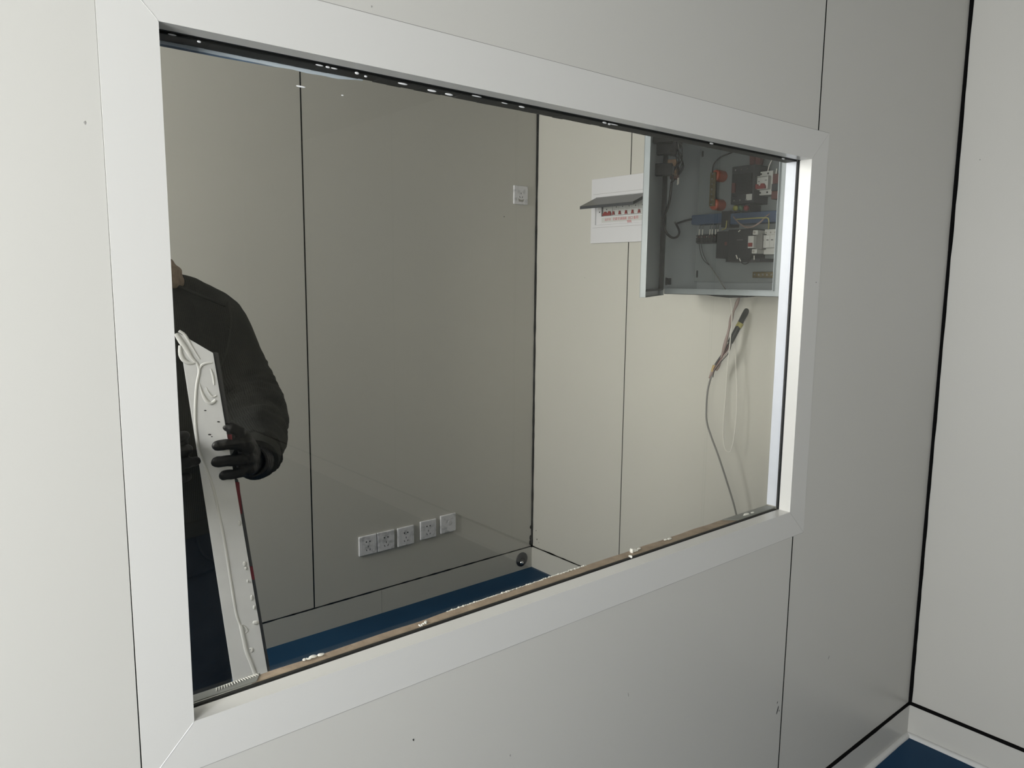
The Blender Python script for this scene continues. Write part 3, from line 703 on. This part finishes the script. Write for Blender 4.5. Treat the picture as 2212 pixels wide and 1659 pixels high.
for k in range(2):
    obj('control_wire', MB().tube(spline([P(1510 + 4 * k, 524, 2.145), P(1513 + 5 * k, 545, 2.138), P(1520 + 5 * k, 562, 2.135), P(1533, 573, 2.135)]), 0.0013, 6), 'wire_black', cab)
obj('grey_lead', MB().tube(spline([P(1533, 573, 2.135), P(1548, 595, 2.13), P(1558, 611, 2.125), P(1568, 626, 2.12)]), 0.0020, 8), 'wire_grey', cab)
# door, opened towards the glass
ang = R(57.9); dv_ = Vector((-math.sin(ang), -math.cos(ang), 0)); dn = Vector((math.cos(ang), -math.sin(ang), 0))   # along the door, and its inner normal
hinge = Vector((CX0 - 0.004, CY1 - 0.002, 0)); DW = 0.480
def dpt(s, n, z): q = hinge + dv_ * s + dn * n; return (q.x, q.y, z)
def dbox(m, s0, s1, n0, n1, z0, z1):
    vs = [dpt(s0, n0, z0), dpt(s1, n0, z0), dpt(s1, n1, z0), dpt(s0, n1, z0), dpt(s0, n0, z1), dpt(s1, n0, z1), dpt(s1, n1, z1), dpt(s0, n1, z1)]
    return m._add(vs, [(0, 3, 2, 1), (4, 5, 6, 7), (0, 1, 5, 4), (1, 2, 6, 5), (2, 3, 7, 6), (3, 0, 4, 7)])
m = MB(); dz0, dz1 = 1.4155, 2.0245
dbox(m, 0.0, DW, -0.0185, -0.0170, dz0, dz1); dbox(m, DW - 0.0015, DW, -0.0185, 0.0, dz0, dz1); dbox(m, 0, 0.0015, -0.0185, 0, dz0, dz1)
dbox(m, 0, DW, -0.0185, 0, dz0, dz0 + 0.0015); dbox(m, 0, DW, -0.0185, 0, dz1 - 0.0015, dz1)
door = obj('door', m, 'cab_grey', cab)
m = MB(); dbox(m, 0.018, 0.022, -0.017, 0.0, dz0 + 0.02, dz1 - 0.02); dbox(m, DW - 0.024, DW - 0.018, -0.017, -0.004, dz0 + 0.02, dz1 - 0.02); dbox(m, 0.02, DW - 0.02, -0.017, -0.004, dz0 + 0.018, dz0 + 0.024)
obj('door_seal', m, 'comp_black', door)
m = MB(); dbox(m, DW - 0.045, DW - 0.020, -0.030, -0.0185, 1.955, 1.992); obj('lock', m, 'comp_black', door, 0.003)
for zz in (1.455, 1.925):
    hb = MB(); hb.box(CX0 + 0.002, CX0 + 0.022, CY1 - 0.014, CY1 - 0.002, zz, zz + 0.024); hb.cyl((CX0 - 0.001, CY1 - 0.008, zz - 0.002), (CX0 - 0.001, CY1 - 0.008, zz + 0.026), 0.004, 10)
    obj('hinge', hb, 'dark_metal', door)
# push button bodies and wiring on the inside of the door
for k, (s, z, hgt, dep) in enumerate(((0.20, 1.925, 0.055, 0.050), (0.13, 1.955, 0.050, 0.055), (0.30, 1.945, 0.050, 0.045), (0.22, 1.845, 0.040, 0.040))):
    m = MB(); dbox(m, s - 0.016, s + 0.016, -0.017, dep, z - hgt / 2, z + hgt / 2); bb_ = obj('switch_body', m, 'comp_black', door, 0.002)
    m = MB(); dbox(m, s - 0.008, s + 0.010, dep, dep + 0.006, z - 0.012, z + 0.010); obj('contact', m, 'comp_dark', bb_)
m = MB(); dbox(m, 0.150, 0.200, 0.020, 0.050, 1.833, 1.882); obj('relay', m, 'comp_brown', door, 0.002)
m = MB(); dbox(m, 0.075, 0.110, 0.020, 0.048, 1.828, 1.872); obj('relay_frame', m, 'comp_maroon', door, 0.002)
rnd = random.Random(12)
for k in range(9):
    s0 = 0.10 + 0.22 * rnd.random(); z0 = 1.90 + 0.06 * rnd.random(); s1 = 0.08 + 0.16 * rnd.random()
    pts = [dpt(s0, 0.045, z0), dpt(s0 + 0.02, 0.07 * (0.6 + 0.5 * rnd.random()), z0 - 0.02), dpt((s0 + s1) / 2, 0.05 + 0.02 * rnd.random(), 1.87), dpt(s1, 0.04, 1.835), dpt(0.14, 0.030, 1.81)]
    obj('switch_wire', MB().tube(spline(pts, 4), 0.0016, 6), 'wire_black', door)
for s, n, z, ds, dz_ in ((0.22, 0.056, 1.925, -0.02, -0.016), (0.17, 0.054, 1.823, 0.004, -0.024), (0.16, 0.056, 1.825, 0.003, -0.022), (0.10, 0.058, 1.910, -0.004, -0.014)):
    obj('ferrule', MB().tube([dpt(s, n, z), dpt(s + ds, n, z + dz_)], 0.0019, 6), 'wire_white', door)
a0 = Vector(dpt(0.14, 0.030, 1.815))
obj('door_wire_loop', MB().tube(spline([a0, Vector(dpt(0.13, 0.022, 1.74)), P(1434, 470, 1.935), P(1435, 492, 1.945), P(1443, 507, 1.955), P(1455, 514, 1.975), P(1465, 509, 1.995), P(1467, 498, 2.01), P(1461, 485, 2.03), P(1458, 481, 2.06)]), 0.0042, 8), 'wire_black', cab)
obj('door_wire_loop', MB().tube(spline([P(1462, 483, 2.05), P(1480, 477, 2.10), P(1499, 472, 2.14)]), 0.0034, 8), 'wire_black', cab)

# ------------------------------------------------------------------ loose cables under the cabinet
cb = thing('cable_bundle', 'taped bundle of black conduit, pinkish wires and grey cable below the cabinet', 'cable', tuple(P(1611, 674, XR)))
obj('sleeve', MB().tube(spline([P(1613, 671, XR + 0.002), P(1608, 680, 2.205), P(1598, 700, 2.185), P(1584, 727, 2.165), P(1577, 740, 2.155)]), [0.0105] * 21, 12), 'conduit', cb)
obj('tape_band', MB().tube([P(1600.5, 697.5, 2.187), P(1594.5, 707, 2.181)], 0.0118, 14), 'tape_yellow', cb)
obj('core_wire', MB().tube(spline([P(1577, 740, 2.155), P(1568, 756, 2.150), P(1556, 772, 2.145), P(1545, 788, 2.140)]), [0.006] * 8 + [0.004] * 8, 8), 'wire_black', cb)
for k in range(3):
    obj('core_wire', MB().tube(spline([P(1576 + 2 * k, 742, 2.15), P(1566 + 4 * k, 762, 2.14), P(1553 + 3 * k, 780, 2.135), P(1540 + 2 * k, 800, 2.13), P(1534 + 3 * k, 815, 2.13)]), 0.0016, 6), ('comp_maroon', 'wire_pink', 'wire_black')[k], cb)
obj('tan_wrap', MB().tube([P(1543, 789, 2.135), P(1537, 806, 2.13)], [0.0062, 0.0045], 10), 'tape_tan', cb)
obj('frayed_end', MB().tube([P(1538, 803, 2.13), P(1532, 817, 2.125)], [0.0046, 0.0030], 8), 'wire_pink', cb)
gc = obj('grey_cable', MB().tube(spline([P(1545, 795, 2.138), P(1537, 812, 2.13), P(1529, 842, 2.12), P(1526, 880, 2.115), P(1527, 912, 2.11), P(1537, 945, 2.11), P(1552, 985, 2.115), P(1570, 1040, 2.13), P(1583, 1082, 2.14), P(1591, 1113, 2.15), P(1600, 1150, 2.16), P(1604, 1240, 2.17)]), 0.0034, 8), 'wire_grey', cb)
wc = obj('white_cable', MB().tube(spline([P(1576, 640, 2.12), P(1580, 660, 2.125), P(1581, 690, 2.13), P(1577, 740, 2.13), P(1571, 800, 2.13), P(1566, 870, 2.13), P(1562, 930, 2.135), P(1565, 965, 2.14), P(1572, 976, 2.145), P(1580, 970, 2.15), P(1588, 925, 2.16), P(1592, 860, 2.165), P(1590, 800, 2.17), P(1588, 740, 2.18), P(1589, 712, 2.19)]), 0.0018, 8), 'wire_white', cb)
wc['label'] = 'thin white cable hanging in a long loop'
pk = obj('pink_wire_bundle', MB().tube(spline([P(1597, 641, 2.14), P(1590, 660, 2.14), P(1582, 680, 2.135), P(1575, 710, 2.135), P(1566, 745, 2.135), P(1556, 780, 2.14), P(1547, 800, 2.14)]), [0.004 + 0.003 * math.sin(k * 0.4) ** 2 for k in range(31)], 8), 'wire_pink', cb)

# ------------------------------------------------------------------ trim profile held upright behind the glass
PY = 0.520
def pp(px, py, dy=0.0): return at_y(px, py, PY + dy)
tp = thing('trim_profile', 'tilted pale grey metal trim strip with silicone smears held by the worker', 'trim strip', (0.27, PY, 0.44))
def edge_l(z): return 0.1824 - 0.1025 * (z - 1.1445)
def edge_r(z): return 0.2300 - 0.1205 * (z - 1.1450)
obj('face', MB().prism_y([(edge_l(1.3640), 1.3640), (edge_r(1.3270), 1.3270), (edge_r(0.44), 0.44), (edge_l(0.44), 0.44)], PY, PY + 0.0015), 'profile', tp)
obj('return_lip', MB().prism_y([(edge_r(1.3290) - 0.002, 1.3290), (edge_r(1.3290) + 0.0095, 1.3270), (edge_r(1.172) + 0.0085, 1.172), (edge_r(1.172) - 0.002, 1.172)], PY + 0.006, PY + 0.012), 'profile_dark', tp)
obj('return_lip', MB().prism_y([(edge_r(1.08), 1.08), (edge_r(1.08) + 0.006, 1.08), (edge_r(0.44) + 0.005, 0.44), (edge_r(0.44), 0.44)], PY + 0.003, PY + 0.012), 'profile_dark', tp)
obj('red_tape', MB().prism_y([(edge_r(1.170), 1.170), (edge_r(1.170) + 0.0075, 1.170), (edge_r(1.156) + 0.007, 1.156), (edge_r(1.156), 1.156)], PY + 0.002, PY + 0.006), 'profile_red', tp)
obj('red_tape', MB().prism_y([(edge_r(1.075), 1.075), (edge_r(1.075) + 0.0065, 1.075), (edge_r(1.01) + 0.003, 1.01), (edge_r(1.01), 1.01)], PY + 0.001, PY + 0.004), 'profile_red', tp)
obj('red_tape', MB().prism_y([(edge_r(0.90), 0.90), (edge_r(0.90) + 0.005, 0.90), (edge_r(0.872) + 0.005, 0.872), (edge_r(0.872), 0.872)], PY + 0.001, PY + 0.004), 'profile_red', tp)
flat = lambda q, p: Vector((q.x, p.y + (q.y - p.y) * 0.55, q.z))
sil = [(425, 782), (431, 800), (428, 830), (427, 865), (428, 910), (433, 955), (441, 990), (452, 1020), (462, 1050), (470, 1085), (476, 1115), (483, 1150), (490, 1190), (498, 1240), (506, 1290), (513, 1330), (520, 1352)]
obj('silicone_bead', MB().tube(spline([pp(*q) for q in sil]), 0.0022, 8, flat=flat), 'silicone', tp)
sil2 = [(521, 1350), (527, 1380), (533, 1408), (541, 1430), (549, 1455), (556, 1480)]
obj('silicone_bead', MB().tube(spline([pp(*q) for q in sil2]), 0.0036, 8, flat=flat), 'silicone', tp)
for pts, r in ([[(388, 722), (398, 740), (408, 756), (416, 772), (424, 782)], [.004, .0055, .005, .004, .003]], [[(396, 748), (398, 768), (404, 780), (414, 786), (424, 784)], [.003, .0045, .005, .0045, .002]],
               [[(452, 782), (442, 784), (434, 790), (430, 802)], [.002, .003, .0032, .0025]], [[(432, 828), (438, 850), (446, 866), (454, 870), (461, 862)], [.001, .0025, .0042, .0045, .003]],
               [[(444, 836), (449, 848), (456, 856), (462, 852)], [.0008, .0018, .0026, .002]], [[(450, 795), (455, 812), (457, 830)], [.0015, .0025, .0015]],
               [[(393, 716), (404, 725), (418, 752), (431, 776)], [.003, .003, .002, .0015]],
               [[(520, 1352), (527, 1352), (532, 1360), (528, 1368)], [.002, .0024, .0024, .001]], [[(537, 1400), (541, 1398), (541, 1404), (538, 1408)], [.002, .003, .003, .001]]):
    sp_ = spline([pp(*q) for q in pts], 4); rr = []
    for i in range(len(sp_)):
        u = i / (len(sp_) - 1) * (len(r) - 1); k = min(int(u), len(r) - 2); rr.append(r[k] + (r[k + 1] - r[k]) * (u - k))
    obj('silicone_smear', MB().tube(sp_, [q * 0.8 for q in rr], 8, flat=flat), 'silicone', tp)
for px, py, l, w in ((510, 1125, .0025, .006), (522, 1213, .003, .006), (524, 1222, .002, .004), (545, 1338, .005, .005), (536, 1285, .002, .007), (541, 1305, .002, .005), (528, 1250, .001, .004)):
    q = pp(px, py); obj('silicone_smear', MB().ellipsoid((q.x, PY, q.z), l, 0.0022, w, 10, 6), 'silicone', tp)
for px, py, l in ((444, 887, .0018), (467, 909, .0020), (453, 939, .0022), (457, 943, .0014)):
    q = pp(px, py); obj('dirt_speck', MB().ellipsoid((q.x, PY - 0.0002, q.z), l, 0.0006, l * 0.7, 8, 5), 'scuff', tp)

for o in list(tp.children):      # the strip is turned a little about its length, so it faces the daylight side
    for v in o.data.vertices:
        v.co.y -= 0.85 * (v.co.x - (edge_l(v.co.z) + edge_r(v.co.z)) / 2)
# ------------------------------------------------------------------ the worker
def remeshed(mb, voxel, smooth=4, wrinkle=None):
    me = mb.mesh('tmp'); o = bpy.data.objects.new('tmp', me); COL.objects.link(o)
    r = o.modifiers.new('r', 'REMESH'); r.mode = 'VOXEL'; r.voxel_size = voxel; r.use_smooth_shade = True
    if smooth:
        s = o.modifiers.new('s', 'SMOOTH'); s.factor = 0.5; s.iterations = smooth
    dg = bpy.context.evaluated_depsgraph_get()
    me2 = bpy.data.meshes.new_from_object(o.evaluated_get(dg))
    bpy.data.objects.remove(o); bpy.data.meshes.remove(me)
    if wrinkle:
        nn = [v.normal.copy() for v in me2.vertices]
        for v, n in zip(me2.vertices, nn): v.co += n * wrinkle(v.co)
    me2.polygons.foreach_set('use_smooth', [True] * len(me2.polygons)); me2.update()
    return me2
def ell(cx, cy, z, rx, ry, n=28, p=2.4):
    out = []
    for k in range(n):
        a = 2 * math.pi * k / n; c, s = math.cos(a), math.sin(a)
        out.append((cx + rx * math.copysign(abs(c) ** (2 / p), c), cy + ry * math.copysign(abs(s) ** (2 / p), s), z))
    return out
BX, BY = 0.165, 0.870
person = thing('person', 'worker in dark corduroy jacket and black gloves gripping a metal trim strip', 'person', (BX, BY, 0))
L_ARM = [(0.290, 0.860, 1.375), (0.333, 0.852, 1.345), (0.352, 0.838, 1.290), (0.364, 0.808, 1.228), (0.366, 0.768, 1.176), (0.358, 0.715, 1.146), (0.338, 0.650, 1.118), (0.318, 0.600, 1.100)]
L_RAD = [0.060, 0.073, 0.076, 0.075, 0.076, 0.071, 0.060, 0.050]
R_ARM = [(0.030, 0.860, 1.392), (-0.010, 0.850, 1.350), (-0.035, 0.835, 1.290), (-0.050, 0.805, 1.220), (-0.055, 0.765, 1.160), (-0.030, 0.705, 1.125), (0.025, 0.640, 1.105), (0.072, 0.590, 1.100)]
# body under the clothes
bd = MB()
bd.loft([ell(BX, BY, z, rx, ry) for z, rx, ry in ((0.86, 0.13, 0.09), (1.0, 0.13, 0.09), (1.15, 0.145, 0.095), (1.30, 0.16, 0.10), (1.40, 0.13, 0.08), (1.44, 0.07, 0.06))])
nk = (0.150, 0.845)
bd.tube([(BX - 0.005, BY - 0.01, 1.42), (nk[0], nk[1], 1.50), (nk[0] - 0.012, nk[1] - 0.012, 1.55)], [0.060, 0.055, 0.055], 20)
hc = (0.128, 0.825, 1.610)
bd.ellipsoid(hc, 0.074, 0.092, 0.112, 28, 18)
bd.ellipsoid((hc[0], hc[1] - 0.030, hc[2] - 0.060), 0.052, 0.062, 0.055, 20, 12)
bd.tube([(hc[0], hc[1] - 0.088, hc[2] + 0.010), (hc[0], hc[1] - 0.108, hc[2] - 0.026)], [0.009, 0.014], 10, round_end=True)
for s in (-1, 1): bd.ellipsoid((hc[0] + s * 0.076, hc[1] + 0.010, hc[2] - 0.005), 0.010, 0.020, 0.030, 12, 8)
bd.ellipsoid((hc[0], hc[1] - 0.088, hc[2] - 0.058), 0.026, 0.010, 0.006, 12, 6)
for arm in (L_ARM, R_ARM): bd.tube(spline(arm, 3), 0.038, 14, round_end=True)
for s in (-1, 1): bd.tube([(BX + s * 0.085, BY + 0.005, 0.88), (BX + s * 0.095, BY, 0.50), (BX + s * 0.10, BY + 0.01, 0.09)], [0.072, 0.052, 0.038], 16, round_end=True)
bme = remeshed(bd, 0.007, 3)
obj('body', bme, 'skin', person)
for s in (-1, 1): obj('eye', MB().ellipsoid((hc[0] + s * 0.030, hc[1] - 0.086, hc[2] + 0.008), 0.012, 0.006, 0.006, 12, 8), 'eye', person)
hr = MB(); hr.ellipsoid((hc[0], hc[1] + 0.016, hc[2] + 0.030), 0.080, 0.090, 0.092, 24, 14)
obj('hair', remeshed(hr, 0.008, 1, lambda c: 0.003 * noise.noise(c * 60)), 'hair', person)
sc_ = MB()
for k, (z, r) in enumerate(((1.452, 0.074), (1.472, 0.074), (1.488, 0.064))):
    sc_.tube([(0.176 - 0.004 * k + r * math.cos(a), 0.850 + r * 0.9 * math.sin(a), z + 0.004 * math.cos(a)) for a in [2 * math.pi * i / 28 for i in range(29)]], 0.0155, 10)
obj('scarf', remeshed(sc_, 0.005, 2, lambda c: 0.0015 * noise.noise(c * 90)), 'scarf', person)
# jacket
jk = MB()
jk.loft([ell(BX, BY, z, rx, ry) for z, rx, ry in ((0.905, 0.176, 0.128), (0.93, 0.182, 0.132), (1.00, 0.178, 0.130), (1.12, 0.180, 0.132), (1.24, 0.186, 0.136), (1.33, 0.190, 0.134), (1.385, 0.176, 0.118), (1.415, 0.146, 0.100), (1.440, 0.112, 0.088), (1.462, 0.088, 0.078))])
jk.tube(spline(L_ARM, 3), [L_RAD[min(i // 3, 6)] + (L_RAD[min(i // 3 + 1, 7)] - L_RAD[min(i // 3, 6)]) * (i % 3) / 3 for i in range(22)], 22)
jk.tube(spline(R_ARM, 3), [L_RAD[min(i // 3, 6)] + (L_RAD[min(i // 3 + 1, 7)] - L_RAD[min(i // 3, 6)]) * (i % 3) / 3 for i in range(22)], 22)
for s in (-1, 1): jk.tube([(BX + s * 0.070, BY - 0.010, 1.440), (BX + s * 0.110, BY - 0.010, 1.425), (BX + s * 0.150, BY - 0.012, 1.395), (BX + s * 0.175, BY - 0.015, 1.365)], [0.040, 0.044, 0.054, 0.066], 18, round_end=True)
arm_d = [(Vector(a), Vector(b)) for arm in (L_ARM, R_ARM) for a, b in zip(arm[:-1], arm[1:])]
def arm_info(c):
    best = None; acc = 0.0
    for i, (a, b) in enumerate(arm_d):
        ab = b - a; t = max(0, min(1, (c - a).dot(ab) / ab.length_squared)); q = a + ab * t; d = (c - q).length
        if best is None or d < best[0]: best = (d, i % 7 + t, q, ab.normalized())
    return best
def wrinkle(c):
    d, u, q, ax = arm_info(c)
    w = 0.0035 * noise.noise(c * 14)
    if d < 0.10 and abs(c.x - BX) > 0.10:
        f = math.exp(-((u - 4.6) / 1.5) ** 2)
        s = noise.noise(Vector((u * 3.4, (c - q).x * 12, (c - q).z * 12)))
        w += f * 0.0125 * (1 - 2 * abs(s)) + 0.0045 * noise.noise(c * 22)
    elif c.z < 1.2: w += 0.003 * noise.noise(Vector((c.x * 9, c.y * 9, c.z * 26)))
    return w
jme = remeshed(jk, 0.0065, 4, wrinkle)
at = jme.attributes.new('cord', 'FLOAT', 'POINT')
vals = []
for v in jme.vertices:
    d, u, q, ax = arm_info(v.co)
    if d < 0.095 and abs(v.co.x - BX) > 0.165 and u > 0.9:
        e1 = Vector((0, 1, 0)); e1 = (e1 - ax * e1.dot(ax)).normalized(); e2 = ax.cross(e1); w = v.co - q
        vals.append(0.07 * math.atan2(w.dot(e2), -w.dot(e1)))
    else: vals.append(v.co.x)
at.data.foreach_set('value', vals)
jacket = obj('jacket', jme, 'corduroy', person)
def on_jacket_tube(name, pts, r, mat='corduroy'):
    o = obj(name, MB().tube(spline(pts, 6), r, 8), mat, jacket); return o
on_jacket_tube('shoulder_seam', [(0.236, 0.800, 1.448), (0.285, 0.785, 1.424), (0.335, 0.790, 1.404)], 0.0035)
on_jacket_tube('armhole_seam', [(0.345, 0.800, 1.412), (0.338, 0.762, 1.370), (0.318, 0.738, 1.310), (0.298, 0.730, 1.270)], 0.0030)
obj('hem_band', MB().loft([ell(BX, BY, z, 0.183, 0.134) for z in (0.900, 0.906, 0.930, 0.936)]), 'corduroy', jacket)
cuff = MB(); cuff.tube([(0.326, 0.617, 1.106), (0.317, 0.597, 1.099), (0.309, 0.579, 1.093)], [0.051, 0.052, 0.047], 20)
obj('cuff', cuff, 'corduroy', jacket)
# trousers
tr = MB()
tr.loft([ell(BX, BY, z, rx, ry) for z, rx, ry in ((0.80, 0.172, 0.118), (0.86, 0.168, 0.118), (0.92, 0.158, 0.112), (0.98, 0.150, 0.108))])
for s in (-1, 1):
    tr.tube(spline([(BX + s * 0.082, BY + 0.004, 0.86), (BX + s * 0.092, BY, 0.70), (BX + s * 0.096, BY - 0.012, 0.50), (BX + s * 0.10, BY + 0.004, 0.28), (BX + s * 0.10, BY + 0.010, 0.06)], 4),
            [0.092 - 0.0021 * i for i in range(17)], 20)
tme = remeshed(tr, 0.009, 4, lambda c: 0.005 * noise.noise(Vector((c.x * 10, c.y * 10, c.z * 16))) + (0.005 * noise.noise(Vector((c.x * 5, c.y * 5, c.z * 40))) if c.z < 0.6 else 0))
trs = obj('trousers', tme, 'trousers', person)
obj('pocket_seam', MB().tube(spline([(0.235, 0.748, 0.905), (0.245, 0.748, 0.86), (0.275, 0.756, 0.83), (0.315, 0.782, 0.822)], 6), 0.0028, 8), 'trousers', trs)
for s in (-1, 1):
    x = BX + s * 0.10
    sh = MB(); sh.loft([ell(x, BY - 0.045, z, rx, ry, 24, 2.6) for z, rx, ry in ((0.0, 0.046, 0.135), (0.012, 0.050, 0.140), (0.035, 0.048, 0.136), (0.058, 0.040, 0.105))]); sh.ellipsoid((x, BY + 0.015, 0.075), 0.042, 0.060, 0.045, 18, 10)
    obj('shoe', remeshed(sh, 0.006, 2), 'shoe', person)
# gloved hands
def hand(fingers, wrist, knuckles, palm_r, thumb):
    m = MB(); wv = Vector(wrist)
    for kx in knuckles: m.tube([wv, wv.lerp(Vector(kx), 0.5), kx], [palm_r * 1.25, palm_r * 1.1, palm_r * 0.92], 14, round_end=True)
    for f, r in fingers:
        n = len(f); m.tube(f, [r[0] + (r[1] - r[0]) * i / (n - 1) for i in range(n)], 14, round_end=True)
    m.tube(thumb, [0.013, 0.012, 0.0105, 0.0095], 14, round_end=True)
    return remeshed(m, 0.0026, 3, lambda c: 0.0009 * noise.noise(c * 110))
W = (0.305, 0.568, 1.092)
KN = [(0.262, 0.512, 1.158), (0.264, 0.506, 1.138), (0.266, 0.505, 1.116), (0.268, 0.510, 1.096)]
FG = [([KN[0], (0.250, 0.498, 1.174), (0.236, 0.500, 1.182), (0.229, 0.508, 1.184)], (0.0116, 0.0098)),
      ([KN[1], (0.246, 0.497, 1.149), (0.226, 0.502, 1.151), (0.2105, 0.5075, 1.1495)], (0.0120, 0.0102)),
      ([KN[2], (0.247, 0.495, 1.119), (0.228, 0.500, 1.119), (0.2080, 0.5070, 1.1180)], (0.0124, 0.0108)),
      ([KN[3], (0.252, 0.500, 1.093), (0.236, 0.503, 1.091), (0.2210, 0.5080, 1.0895)], (0.0116, 0.0098))]
gl = obj('glove', hand(FG, W, KN, 0.0180, [(0.290, 0.548, 1.110), (0.272, 0.550, 1.135), (0.250, 0.547, 1.150), (0.226, 0.543, 1.158)]), 'glove', person)
wr_ = MB()
for k in range(4):
    t = k / 3; c = Vector(W).lerp(Vector((0.288, 0.540, 1.100)), t * 0.9)
    ax = (Vector((0.285, 0.535, 1.105)) - Vector(W)).normalized(); e1 = ax.orthogonal().normalized(); e2 = ax.cross(e1); rr = 0.034 - 0.002 * k
    wr_.tube([c + (e1 * math.cos(a) + e2 * math.sin(a)) * rr for a in [2 * math.pi * i / 26 for i in range(27)]], 0.0042, 8)
obj('glove_cuff', remeshed(wr_, 0.0026, 1), 'glove', person)
W2 = (0.080, 0.578, 1.100)
KN2 = [(0.125, 0.518, 1.160), (0.123, 0.512, 1.140), (0.121, 0.511, 1.120), (0.119, 0.515, 1.100)]
FG2 = [([KN2[0], (0.134, 0.502, 1.172), (0.146, 0.504, 1.176), (0.152, 0.5075, 1.176)], (0.0116, 0.0098)),
       ([KN2[1], (0.136, 0.500, 1.148), (0.150, 0.500, 1.150), (0.156, 0.5060, 1.150)], (0.0120, 0.0102)),
       ([KN2[2], (0.136, 0.498, 1.124), (0.152, 0.499, 1.126), (0.1700, 0.5065, 1.126)], (0.0108, 0.0092)),
       ([KN2[3], (0.132, 0.502, 1.098), (0.146, 0.502, 1.098), (0.154, 0.508, 1.098)], (0.0100, 0.0086))]
obj('glove', hand(FG2, W2, KN2, 0.0145, [(0.095, 0.556, 1.120), (0.115, 0.554, 1.140), (0.138, 0.548, 1.152), (0.160, 0.543, 1.156)]), 'glove', person)
